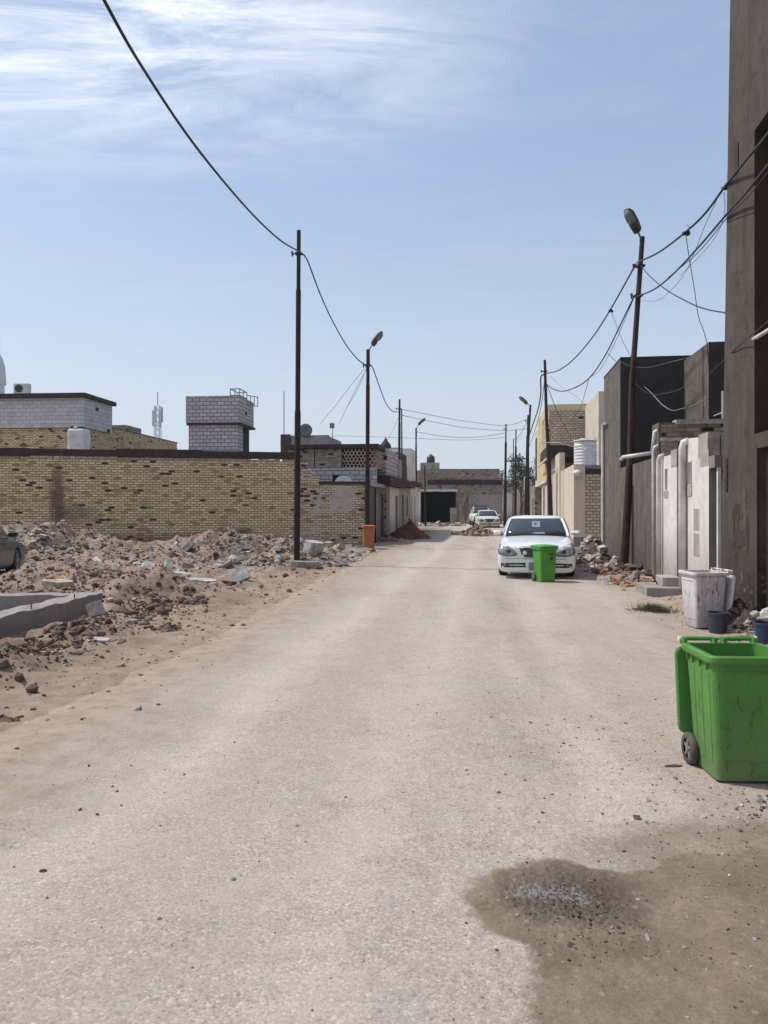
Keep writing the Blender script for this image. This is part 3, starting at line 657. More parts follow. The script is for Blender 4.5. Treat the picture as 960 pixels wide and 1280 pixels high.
# ------------------------------------------------------------- wheelie bins
def rrect(w, d, r, z, cx=0, cy=0, k=4):
    out = []
    for sx, sy, a0 in ((1, 1, 0), (-1, 1, pi / 2), (-1, -1, pi), (1, -1, 3 * pi / 2)):
        for i in range(k + 1):
            a = a0 + (pi / 2) * i / k
            out.append((cx + sx * (w / 2 - r) + r * cos(a), cy + sy * (d / 2 - r) + r * sin(a), z))
    return out
def wheelie_bin(label, mat, loc, rz, open_lid=False, detail=True, H=.76, mark=False, lidmat=None):
    root = thing('wheelie_bin', label, 'wheelie bin', loc, rz)
    b = MB()
    secs = [(.385, .36, .035, .015, 0, -.0), (.40, .385, .04, .12, 0, .005), (.43, .42, .045, .40, 0, .01), (.455, .45, .045, .66, 0, .015), (.46, .455, .045, H - .03, 0, .015)]
    outer = [rrect(w, d, r, z, cx, cy) for w, d, r, z, cx, cy in secs]
    inner = [rrect(w - .02, d - .02, r, max(z, .05), cx, cy) for w, d, r, z, cx, cy in reversed(secs)]
    b.rings(outer + inner, False)
    b.add(outer[0], [tuple(reversed(range(len(outer[0]))))]); b.add(inner[-1], [tuple(range(len(outer[0])))])
    b.build('body', mat, root, smooth=False, recalc=False).data.polygons.foreach_set('use_smooth', [False] * 0) if False else b.build('body', mat, root)
    # raised ribs on the flanks and the frame on the front
    if detail:
        rb = MB()
        def onside(sx, y, z):     # flank position at height z
            k = (z - .015) / (H - .045); w = .385 + (.46 - .385) * (k ** .9); return sx * (w / 2)
        for sx in (-1, 1):
            for yc in (-.11, .0, .11):
                pts = [(onside(sx, yc, z) + sx * .000, yc * (1 + .12 * z) + .01, z) for z in (.10, .3, .5, .64)]
                rb.rings([[(x - sx * .004, y - .038, z), (x + sx * .005, y - .032, z), (x + sx * .005, y + .032, z), (x - sx * .004, y + .038, z)] for x, y, z in pts])
            for yc in (-.14, -.03, .08, .17):
                x = onside(sx, 0, .69); rb.box(min(x - .004, x + sx * .02), max(x - .004, x + sx * .02) , yc - .004, yc + .004, .665, H - .03)
        for z0, z1 in ((.66, .668), (.13, .136)):
            w = .17
            yy = -.215 if z0 > .5 else -.19
            rb.box(-w, w, yy - .004, yy + .02, z0, z1)
        rb.build('rib', mat, root, bevel=.002, recalc=True)
    rm = MB()
    o_ = [rrect(.505, .505, .05, H - .045, 0, .012), rrect(.515, .515, .055, H - .03, 0, .012), rrect(.515, .515, .055, H - .006, 0, .012), rrect(.50, .50, .05, H, 0, .012), rrect(.44, .435, .04, H - .001, 0, .015), rrect(.44, .435, .04, H - .04, 0, .015)]
    rm.rings(o_, False); rm.build('rim', mat, root, smooth=False, bevel=0)
    # handle bars behind the rim
    for sx in (-1, 1):
        h = MB(); h.tube([(sx * .235, .30, H + .018), (sx * .02, .30, H + .018)], .014, 10)
        for x in (sx * .225, sx * .03): h.box(x - .012, x + .012, .245, .31, H - .02, H + .03)
        h.build('handle', mat, root, smooth=False)
        hc = MB(); hc.tube([(sx * .236, .30, H + .018), (sx * .252, .30, H + .018)], .017, 10); hc.build('handle_cap', 'tank_white', root)
    lid = MB(); lm = lidmat or mat
    if not open_lid:
        rr = [rrect(.51, .56, .06, H + .004, 0, .01), rrect(.525, .575, .06, H + .01, 0, .01), rrect(.525, .575, .06, H + .028, 0, .01), rrect(.47, .52, .06, H + .045, 0, .01), rrect(.3, .34, .05, H + .058, 0, .01)]
        lid.rings(rr)
    else:
        # swung right over, hanging down behind
        Mx = Matrix.Translation((0, .315, H - .045)) @ Matrix.Rotation(radians(-97), 4, 'X')
        rr = [rrect(.51, .54, .05, .004, 0, .27), rrect(.53, .56, .05, .01, 0, .27), rrect(.53, .56, .05, .03, 0, .27), rrect(.47, .50, .05, .045, 0, .27)]
        ri = [rrect(.49, .52, .05, .012, 0, .27), rrect(.46, .49, .05, .03, 0, .27)]
        lid.rings([[Mx @ Vector(p) for p in r] for r in rr], True)
    lid.build('lid', lm, root, bevel=.003, recalc=True)
    ax = MB(); ax.tube([(-.21, .17, .1), (.21, .17, .1)], .012, 8); ax.build('axle', 'steel', root)
    for sx in (-1, 1):
        w = MB(); c = sx * .225
        prof = [(.060, -.022), (.09, -.024), (.099, -.014), (.101, 0), (.099, .014), (.09, .024), (.060, .022)]
        w.rings([[(c + z, .17 + r * cos(2 * pi * j / 24), .1 + r * sin(2 * pi * j / 24)) for j in range(24)] for r, z in prof], False)
        wo = w.build('wheel', 'dusty_rubber', root, smooth=True, recalc=True)
        hb = MB(); hb.rings([[(c + z, .17 + r * cos(2 * pi * j / 16), .1 + r * sin(2 * pi * j / 16)) for j in range(16)] for r, z in ((.062, -.008), (.062, .008))])
        for k in range(5):
            a = k * 2 * pi / 5; Mx = Matrix.Translation((c + sx * .012, .17, .1)) @ Matrix.Rotation(a, 4, 'X')
            hb.box(-.006, .008, -.009, .009, .0, .062, 0, Mx)
        hb.tube([(c - .022, .17, .1), (c + .022, .17, .1)], .02, 10)
        hb.build('hub', 'rim_grey', wo)
    if mark:
        d = MB()
        for i, (x0, x1, z0, z1) in enumerate(((.0, .15, .62, .635), (.02, .14, .585, .60), (.04, .055, .48, .55), (.07, .085, .48, .55), (.085, .11, .535, .55), (.10, .115, .48, .54))):
            d.box(x0, x1, -.222 + (.66 - z0) * .05, -.20, z0, z1)
        d.build('printed_mark', 'black_plastic', root)
    return root

def bucket(label, mat, x, y, r, h, rim=True):
    root = thing('bucket', label, 'bucket', (x, y, surf(x, y)))
    b = MB(); b.lathe([(r * .8, 0), (r, h), (r * .95, h), (r * .76, .01)], n=20); b.build('body', mat, root, smooth=False)
    t = MB(); t.lathe([(r, h - .03), (r * 1.06, h - .03), (r * 1.06, h - .005), (r * .97, h)], n=20, cap=False); t.build('rim', mat, root)
    hd = MB(); hd.tube([(r * 1.05 * cos(a), -.3 * r * sin(a) - .01, h - .02 - .5 * r * sin(a)) for a in [pi * k / 10 for k in range(11)]], .004, 6); hd.build('handle', 'steel', root)
    return root

# ------------------------------------------------------------- vehicles
def bake(o):
    bpy.context.view_layer.update()
    dg = bpy.context.evaluated_depsgraph_get(); me = bpy.data.meshes.new_from_object(o.evaluated_get(dg))
    o.modifiers.clear(); o.data = me; return me

def body_mesh(st, name, mat, root, wheels, wr, hw):
    """st: stations (y, halfwidth, zbottom, ztop); lofted, smoothed, wheel arches cut"""
    b = MB(); rs = []
    for y, w, zb, zt in st:
        half = [(0, zb), (w * .82, zb), (w * .97, zb + .05), (w * 1.0, zb + (zt - zb) * .35), (w, zb + (zt - zb) * .62), (w * .975, zt - .10), (w * .93, zt - .035), (w * .80, zt - .002), (w * .42, zt + .02), (0, zt + .028)]
        ring = [(x, y, z) for x, z in half] + [(-x, y, z) for x, z in reversed(half[1:-1])]
        rs.append(ring)
    b.rings(rs, True)
    o = b.build('body', mat, root, smooth=True, recalc=True)
    s = o.modifiers.new('sub', 'SUBSURF'); s.levels = s.render_levels = 2
    cuts = []
    for wy in wheels:
        for sx in (-1, 1):
            c = MB(); x0, x1 = sorted((sx * (hw - .27), sx * (hw + .2)))
            c.rings([[(x, wy + wr * cos(2 * pi * j / 28), wr * .86 + wr * sin(2 * pi * j / 28)) for j in range(28)] for x in (x0, x1)])
            co = c.build('arch_cut', 'black_plastic', root, recalc=True)
            md = o.modifiers.new('b', 'BOOLEAN'); md.operation = 'DIFFERENCE'; md.object = co; md.solver = 'EXACT'; cuts.append(co)
    me = bake(o)
    for c in cuts: bpy.data.objects.remove(c)
    return o
def decal(o, name, mat, parent, pts, direction='front', off=.004, cuts=4):
    """a panel that follows the skin of the body: outline in the panel's plane, projected along one axis"""
    me = o.data; bvh = BVHTree.FromPolygons([v.co[:] for v in me.vertices], [tuple(p.vertices) for p in me.polygons])
    bm = bmesh.new(); vs = [bm.verts.new((x, 0, z)) for x, z in pts]; bm.faces.new(vs)
    bmesh.ops.triangulate(bm, faces=bm.faces[:]); bmesh.ops.subdivide_edges(bm, edges=bm.edges[:], cuts=cuts, use_grid_fill=True)
    bmesh.ops.triangulate(bm, faces=bm.faces[:])
    bad = []
    for v in bm.verts:
        x, z = v.co.x, v.co.z
        if direction in ('front', 'rear'):
            sg = 1 if direction == 'front' else -1
            h = bvh.ray_cast(Vector((x, -5 * sg, z)), Vector((0, sg, 0)))
            if h[0] is None: bad.append(v); continue
            v.co = h[0] + Vector((0, -off * sg, 0))
        else:
            sg = 1 if direction == 'right' else -1
            h = bvh.ray_cast(Vector((5 * sg, x, z)), Vector((-sg, 0, 0)))
            if h[0] is None: bad.append(v); continue
            v.co = h[0] + Vector((off * sg, 0, 0))
    bmesh.ops.delete(bm, geom=bad, context='VERTS')
    bmesh.ops.recalc_face_normals(bm, faces=bm.faces[:])
    m2 = bpy.data.meshes.new(name); bm.to_mesh(m2); bm.free(); m2.materials.append(M[mat])
    m2.polygons.foreach_set('use_smooth', [True] * len(m2.polygons))
    q = bpy.data.objects.new(name, m2); C.objects.link(q); q.parent = parent
    s = q.modifiers.new('sol', 'SOLIDIFY'); s.thickness = .004; s.offset = 0
    return q

def wheel(root, x, y, r, mat_rim='rim_grey'):
    sg = 1 if x > 0 else -1
    w = MB(); prof = [(r * .62, -.10), (r * .93, -.105), (r, -.07), (r, .07), (r * .93, .105), (r * .62, .10)]
    w.rings([[(x + z, y + q * cos(2 * pi * j / 28), r + q * sin(2 * pi * j / 28)) for j in range(28)] for q, z in prof], True)
    o = w.build('wheel', 'black_rubber', root, recalc=True)
    h = MB(); 
    for k in range(5):
        Mx = Matrix.Translation((x + sg * .107, y, r)) @ Matrix.Rotation(k * 2 * pi / 5, 4, 'X'); h.box(-.012, .012, -.04, .04, 0, r * .6, 0, Mx)
    h.rings([[(x + sg * .107 + z, y + q * cos(2 * pi * j / 20), r + q * sin(2 * pi * j / 20)) for j in range(20)] for q, z in ((r * .22, -.01), (r * .22, .015))])
    h.rings([[(x + sg * .105 + z, y + q * cos(2 * pi * j / 24), r + q * sin(2 * pi * j / 24)) for j in range(24)] for q, z in ((r * .56, -.01), (r * .64, .01), (r * .66, -.01))], False)
    h.build('rim', mat_rim, o)

def greenhouse(root, paint, g):
    """g: list of rings (z, yfront, yrear, halfwidth) from belt to roof; glass body, painted pillars and roof"""
    def ring(z, yf, yr, w, grow=0):
        w += grow; yf -= grow; yr += grow; out = []
        k = .10
        for (sx, ye, sgn) in ((-1, yf, 1), (1, yf, -1)):
            pass
        pts = []
        nn = 6
        for i in range(nn + 1):      # front edge, bowed
            u = -1 + 2 * i / nn; pts.append((u * w * .93, yf + .10 * u * u, z + .0 * u))
        pts.append((w, yf + .22, z)); pts.append((w * 1.01, (yf + yr) / 2, z)); pts.append((w, yr - .2, z))
        for i in range(nn + 1):
            u = 1 - 2 * i / nn; pts.append((u * w * .92, yr - .08 * u * u, z))
        pts.append((-w, yr - .2, z)); pts.append((-w * 1.01, (yf + yr) / 2, z)); pts.append((-w, yf + .22, z))
        return pts
    rs = [ring(*r) for r in g]
    b = MB(); b.rings(rs, True); gl = b.build('window_glass', 'dark_glass', root, smooth=True, recalc=True)
    # roof shell
    top = g[-1]; pre = g[-2]
    r0 = ring(*pre, grow=.012); r1 = ring(*top, grow=.012)
    def shrink(ring_, k, dz):
        cy = (top[1] + top[2]) / 2; return [(x * k, cy + (y - cy) * k, z + dz) for x, y, z in ring_]
    rf = MB(); rf.rings([r0, r1, shrink(r1, .86, .028), shrink(r1, .5, .045), shrink(r1, .1, .05)], True)
    rf.build('roof', paint, root, smooth=True, recalc=True)
    nidx = len(rs[0])
    def pillar(name, idx, wid):
        p = MB(); pts = [Vector(r[idx]) for r in rs[:-1]] ; 
        p.tube([q + Vector((math.copysign(.004, q.x), 0, 0)) for q in pts], wid, 6); p.build(name, paint, root)
    for i in (0, 6): pillar('front_pillar', i, .034)
    for i in (8, nidx - 2): pillar('middle_pillar', i, .032)
    for i in (10, 16): pillar('rear_pillar', i, .06)
    return gl, rs

def sedan(label, paint, loc, rz, sticker=False, group=None, front=True):
    root = thing('parked_car', label, 'car', loc, rz, group)
    st = [(-2.40, .76, .26, .64), (-2.395, .80, .15, .70), (-2.34, .87, .12, .755), (-2.28, .885, .12, .775), (-2.10, .89, .14, .80), (-1.8, .89, .17, .835), (-1.4, .89, .19, .88), (-1.0, .89, .19, .93), (-.3, .89, .19, .95), (.6, .89, .19, .955), (1.5, .885, .20, .985), (2.0, .87, .21, 1.0), (2.30, .83, .24, .97), (2.38, .78, .28, .90), (2.41, .68, .36, .80)]
    body = body_mesh(st, 'body', paint, root, (-1.45, 1.42), .37, .89)
    for x in (-.78, .78):
        for y in (-1.45, 1.42): wheel(root, x, y, .325)
    u = MB(); u.box(-.62, .62, -2.1, 2.1, .19, .3); u.build('underbody', 'black_plastic', root)
    greenhouse(root, paint, [(.92, -1.12, 1.62, .82), (1.06, -.86, 1.42, .79), (1.22, -.55, 1.18, .735), (1.335, -.28, .96, .68), (1.375, -.16, .86, .63)])
    hl = [(.86, .70), (.79, .775), (.68, .76), (.57, .69), (.43, .56), (.50, .525), (.68, .52), (.84, .56)]
    for sx in (-1, 1):
        pts = [(sx * x, z) for x, z in hl]
        if sx < 0: pts = pts[::-1]
        h = decal(body, 'headlight', 'headlight', root, pts, off=.006)
        decal(body, 'lamp_housing', 'black_plastic', root, [(.65 * sx + (x - .65 * sx) * 1.08, .63 + (z - .63) * 1.14) for x, z in pts], off=.002)
        h2 = decal(body, 'reflector', 'black_plastic', h, [(sx * (.62 + .05 * cos(a)), .625 + .045 * sin(a)) for a in [2 * pi * k / 10 for k in range(10)]], off=.010, cuts=1)
        lo = decal(body, 'lower_grille', 'black_plastic', root, [(sx * a, z) for a, z in ((.24, .36), (.24, .26), (.80, .25), (.80, .35))][::sx])
        decal(body, 'chrome_trim', 'chrome', lo, [(sx * a, z) for a, z in ((.24, .315), (.24, .295), (.62, .295), (.62, .315))][::sx], off=.012)
        mr = MB(); mr.rings([[(sx * x + 0 * sx, -.70 + y * k, 1.0 + z * k2) for y, z in ((-.06, -.06), (.05, -.06), (.06, .0), (.05, .06), (-.05, .06), (-.09, 0))] for x, k, k2 in ((.84, .35, .4), (.89, .9, .9), (1.0, 1.0, 1.0), (1.06, .7, .8))])
        mo = mr.build('side_mirror', paint, root, bevel=.012, recalc=True)
        mg = MB(); mg.box(min(sx * .90, sx * 1.03), max(sx * .90, sx * 1.03), -.641, -.632, .955, 1.045); mg.build('mirror_glass', 'dark_glass', mo)
        for yc in (-.45, .55):
            dh = MB(); dh.box(min(sx * .885, sx * .91), max(sx * .885, sx * .91), yc, yc + .18, .80, .825); dh.build('door_handle', paint, root, bevel=.006)
        # door seams and tail lights
        for yc in (-1.0, .12, 1.1):
            decal(body, 'door_seam', 'black_plastic', root, [(yc, .28), (yc + .008, .28), (yc + .008, .90), (yc, .90)], 'right' if sx > 0 else 'left', .001, 2)
        decal(body, 'tail_light', 'rock_red', root, [(sx * a, z) for a, z in ((.52, .86), (.52, .72), (.80, .70), (.80, .86))][::sx], 'rear')
    decal(body, 'grille_surround', 'chrome', root, [(-.425, .735), (-.38, .59), (-.28, .465), (.28, .465), (.38, .59), (.425, .735)], off=.002)
    for sx in (-1, 1):
        decal(body, 'fog_light', 'steel', root, [(sx * (.70 + .04 * cos(a)), .302 + .035 * sin(a)) for a in [2 * pi * k / 10 for k in range(10)]][::sx], off=.016, cuts=1)
        decal(body, 'bumper_seam', 'black_plastic', root, [(sx * a, z) for a, z in ((.0, .452), (.0, .446), (.82, .452), (.82, .458))][::sx], off=.002)
    gr = decal(body, 'grille', 'black_plastic', root, [(-.39, .71), (-.35, .60), (-.26, .49), (.26, .49), (.35, .60), (.39, .71)])
    for k in range(4):
        z = .53 + .035 * k; ww = .26 + k * .028
        decal(body, 'grille_bar', 'steel', gr, [(-ww, z), (ww, z), (ww, z + .008), (-ww, z + .008)], off=.010, cuts=3)
    decal(body, 'badge', 'white_paint', root, [(-.255 + .045 * cos(a), .585 + .045 * sin(a)) for a in [2 * pi * k / 14 for k in range(14)]], off=.018, cuts=1)
    decal(body, 'number_plate', 'plate', root, [(-.17, .37), (-.17, .19), (.17, .19), (.17, .37)], off=.02)
    # wipers, sticker
    wp = MB(); wp.tube([(-.55, -1.06, .965), (-.05, -1.02, 1.02)], .008, 6); wp.tube([(.05, -1.08, .965), (.58, -.98, 1.02)], .008, 6); wp.build('wiper', 'black_plastic', root)
    if sticker:
        def onws(x, z): # windscreen plane
            k = (z - .92) / (1.335 - .92); return (x, -1.12 + (1.12 - .28) * k - .045 + .06 * x * x, z)
        s_ = MB(); s_.add([onws(-.11, 1.14), onws(.09, 1.14), onws(.09, 1.28), onws(-.11, 1.28)], [(0, 1, 2, 3)]); s_.build('windscreen_sticker', 'paper', root)
        s2 = MB(); s2.add([onws(-.05, 1.19), onws(.0, 1.19), onws(.0, 1.245), onws(-.05, 1.245)], [(0, 1, 2, 3)])
        o = s2.build('printed_square', 'navy_plastic', root); o.location = (0, -.006, 0)
        s3 = MB(); s3.add([onws(-.13, .985), onws(.2, .985), onws(.2, 1.02), onws(-.10, 1.02)], [(0, 1, 2, 3)]); s3.build('paper_slip', 'paper', root)
    return root

def pickup(label, loc, rz):
    root = thing('pickup_truck', label, 'pickup truck', loc, rz)
    st = [(-2.5, .70, .40, .85), (-2.45, .80, .32, .95), (-2.2, .86, .32, 1.02), (-1.4, .88, .34, 1.08), (-.9, .88, .34, 1.12), (0, .88, .34, 1.12), (1, .88, .36, 1.12), (2.3, .87, .38, 1.12), (2.45, .84, .42, 1.05)]
    body = body_mesh(st, 'body', 'dull_white_paint', root, (-1.6, 1.5), .43, .88)
    for x in (-.77, .77):
        for y in (-1.6, 1.5): wheel(root, x, y, .38)
    greenhouse(root, 'dull_white_paint', [(1.10, -1.15, .95, .80), (1.30, -.95, .92, .76), (1.50, -.75, .85, .70), (1.62, -.6, .8, .66), (1.67, -.5, .7, .6)])
    for sx in (-1, 1):
        decal(body, 'headlight', 'headlight', root, [(sx * a, z) for a, z in ((.55, .86), (.55, .72), (.80, .72), (.80, .86))][::sx])
    decal(body, 'grille', 'black_plastic', root, [(-.45, .86), (-.45, .68), (.45, .68), (.45, .86)])
    b = MB(); b.box(-.8, .8, -2.6, -2.5, .42, .58); b.build('bumper', 'black_plastic', root, bevel=.03)
    tp = MB(); tp.box(-.62, .62, -.55, .75, 1.735, 1.79); tp.build('roof_rack', 'black_plastic', root, bevel=.02)
    return root

# ------------------------------------------------------------- poles, lamps, cables
def lamp_head(root, base, d, ln=.62):
    """street light pod along direction d, starting at base"""
    d = Vector(d).normalized(); side = d.cross(Vector((0, 0, 1))).normalized(); up = side.cross(d).normalized()
    base = Vector(base)
    def sec(u, w, h0, h1):
        w, h0, h1 = w * 1.3, h0 * 1.25, h1 * 1.15
        return [base + d * u * ln + side * (w * cos(a)) + up * ((h1 if sin(a) > 0 else h0) * sin(a)) for a in [2 * pi * k / 14 for k in range(14)]]
    b = MB(); b.rings([sec(0, .05, .05, .05), sec(.04, .10, .075, .08), sec(.32, .115, .08, .10), sec(.36, .12, .05, .10), sec(.8, .12, .04, .09), sec(.97, .07, .03, .05), sec(1.0, .03, .015, .02)])
    h = b.build('lamp_head', 'lamp_shell', root, smooth=False, recalc=True)
    g = MB(); g.rings([sec(.38, .09, .07, .0), sec(.5, .105, .115, .0), sec(.8, .10, .11, .0), sec(.95, .05, .05, .0)]); g.build('lamp_lens', 'lamp_lens', h, smooth=True, recalc=True)
    c = MB(); c.rings([sec(-.02, .075, .10, .02), sec(.24, .085, .11, .02)]); c.build('gear_box', 'black_plastic', h, recalc=True)

def pole(name, label, cat, pts, r0, r1, mat='pole', lamp=None, clamps=(), step=True, group=None):
    """pts: world points from foot to top. The tube is stepped like welded steel pipe"""
    base = Vector(pts[0]); root = thing(name, label, cat, base, 0, group)
    P3 = [Vector(p) - base for p in pts]
    b = MB(); n = 12
    if step and len(P3) == 2:
        a, c = P3; b.tube([a + (c - a) * -.02, a + (c - a) * .45], r0, n); b.tube([a + (c - a) * .45, a + (c - a) * .46], [r0, (r0 + r1) / 2], n); b.tube([a + (c - a) * .455, a + (c - a) * .82], (r0 + r1) / 2, n); b.tube([a + (c - a) * .815, c], r1, n)
    else:
        b.tube(P3, [r0 + (r1 - r0) * i / (len(P3) - 1) for i in range(len(P3))], n)
    b.build('pole', mat, root, smooth=False)
    for cp in clamps:
        q = P3[0] + (P3[-1] - P3[0]) * cp if len(P3) == 2 else P3[-2] + (P3[-1] - P3[-2]) * cp
        k = MB(); k.box(q.x - r1 * 1.6, q.x + r1 * 1.6, q.y - r1 * 1.6, q.y + r1 * 1.6, q.z - .025, q.z + .025); k.tube([q, q + Vector((-.18, -.02, -.02))], .02, 6)
        k.tube([q + Vector((-.18, -.02, .05)), q + Vector((-.18, -.02, -.09))], [.035, .02], 8); k.build('cable_clamp', 'black_plastic', root)
    if lamp:
        dx, dz, hd, ln = lamp
        top = P3[-1]; a = MB(); e = top + Vector((dx, -.04, dz)); a.tube([top + Vector((0, 0, -.7)) + Vector((math.copysign(.06, dx), 0, 0)), top + Vector((math.copysign(.05, dx), 0, -.02)), e], .026, 8); a.build('lamp_arm', 'steel', root)
        lamp_head(root, e, hd, ln)
    return root

def cable(label, pts, r=.018, mat='cable', group='overhead cables', knots=()):
    """pts = (px, py, Y): smooth cable through the points, real distance"""
    n = len(pts); w = []
    ds = [0]
    for i in range(1, n): ds.append(ds[-1] + sqrt((pts[i][0] - pts[i - 1][0]) ** 2 + (pts[i][1] - pts[i - 1][1]) ** 2))
    known = [i for i in range(n) if pts[i][2] is not None]
    for i, p in enumerate(pts):
        if p[2] is None:
            a = max(k for k in known if k < i); b = min(k for k in known if k > i); u = (ds[i] - ds[a]) / (ds[b] - ds[a])
            Y = 1 / ((1 - u) / pts[a][2] + u / pts[b][2])
        else: Y = p[2]
        w.append(P(p[0], p[1], Y))
    # catmull-rom
    out = []
    for i in range(n - 1):
        p0, p1, p2, p3 = w[max(i - 1, 0)], w[i], w[i + 1], w[min(i + 2, n - 1)]
        if i == 0: p0 = p1 + (p1 - p2)
        if i == n - 2: p3 = p2 + (p2 - p1)
        m = 8
        for k in range(m):
            t = k / m; out.append(.5 * ((2 * p1) + (-p0 + p2) * t + (2 * p0 - 5 * p1 + 4 * p2 - p3) * t * t + (-p0 + 3 * p1 - 3 * p2 + p3) * t ** 3))
    out.append(w[-1])
    b = MB(); b.tube(out, r, 6)
    for k in knots:
        q = w[k]; 
        for _ in range(3): rock(b, q + Vector((random.uniform(-.05, .05), 0, random.uniform(-.05, .05))), random.uniform(.04, .07), 0, 1)
        b.tube([q, q + Vector((.08, 0, .10)), q + Vector((.02, 0, .14))], .006, 4)
    return tag(b.build('power_cable', mat, smooth=True), label, 'cable', None)

def make_poles():
    A0 = P(371, 706, 22.0); A0.z = surf(A0.x, A0.y)
    pole('utility_pole', 'tallest black steel pole, alone in front of the yellow brick wall', 'utility pole', [A0, P(373.5, 288, 22.0)], .088, .058, clamps=(.93,))
    x, y = P(459, 684, 31.4).xy
    pole('street_lamp', 'black street lamp standing at the end of the brick wall beside the orange bin', 'street lamp', [(x, y, 0), P(460, 437, 31.4)], .095, .07, clamps=(.92,), lamp=(.18, .2, (.62, -.3, .72), .66))
    x, y = P(498.5, 668, 46).xy
    pole('utility_pole', 'thin dark pole second beyond the left street lamp', 'utility pole', [(x, y, 0), P(499.5, 499, 46)], .085, .06, clamps=(.93,))
    x, y = P(503, 668, 49).xy
    pole('utility_pole', 'short thin pole close behind the second left pole', 'utility pole', [(x, y, 0), P(502, 511, 49)], .05, .04)
    x, y = P(520.5, 659, 62).xy
    pole('street_lamp', 'smallest street lamp on the left side, beside the dark garage', 'street lamp', [(x, y, 0), P(520, 535, 62)], .08, .06, lamp=(.2, .3, (.7, -.3, .6), .75))
    x, y = P(532, 657, 66).xy
    pole('utility_pole', 'low dark post in front of the dark garage opening', 'utility pole', [(x, y, 0), P(531, 582, 66)], .07, .06, step=False)
    # right side
    b0 = P(780, 714, 20.0); b0.z = 0
    pole('street_lamp', 'nearest street lamp, rusty leaning pole before the dark grey house', 'street lamp', [b0, P(788.5, 560, 20.0), P(790, 480, 20.0), P(803, 296, 20.0)], .108, .062, mat='rust_pole', step=False, clamps=(.8, .6), lamp=(-.13, .13, (-.55, -.32, .74), .66))
    b0 = P(689, 690, 36); b0.z = 0
    pole('utility_pole', 'crooked black pole behind the white car on the right side', 'utility pole', [b0, P(688, 640, 36), P(686, 572, 36), P(683, 520, 36), P(681, 450, 36)], .13, .06, step=False, clamps=(.8,))
    x, y = P(661, 672, 52).xy
    pole('street_lamp', 'far right street lamp next to the yellow balcony', 'street lamp', [(x, y, 0), P(660, 560, 52), P(663, 506, 52)], .09, .07, step=False, lamp=(-.25, .1, (-.7, -.4, .5), .75))
    x, y = P(657, 668, 57).xy
    pole('utility_pole', 'thick dark pole just left of the far right street lamp', 'utility pole', [(x, y, 0), P(660, 519, 57)], .14, .06, clamps=(.95,))
    x, y = P(631, 661, 66).xy
    pole('utility_pole', 'dark pole at the road end with a thinner upper half', 'utility pole', [(x, y, 0), P(632.5, 530, 66)], .14, .06, clamps=(.95,))
    cb = MB(); a = P(631, 577, 66); b = P(658.6, 573, 57); cb.tube([a, b], .06, 6)
    for u in (.35, .8):
        q = a.lerp(b, u); cb.tube([q, q + Vector((0, 0, -.5))], .035, 6)
    tag(cb.build('cross_beam', 'pole'), 'dark horizontal beam joining two poles at the road end', 'beam')
    x, y = P(644, 660, 74).xy
    pole('utility_pole', 'dark pole under the horizontal beam before the small tree', 'utility pole', [(x, y, 0), P(645, 537, 74)], .13, .06)
    x, y = P(641, 658, 84).xy
    pole('utility_pole', 'thinnest far pole left of the tree at the road end', 'utility pole', [(x, y, 0), P(642, 548, 84)], .06, .05)

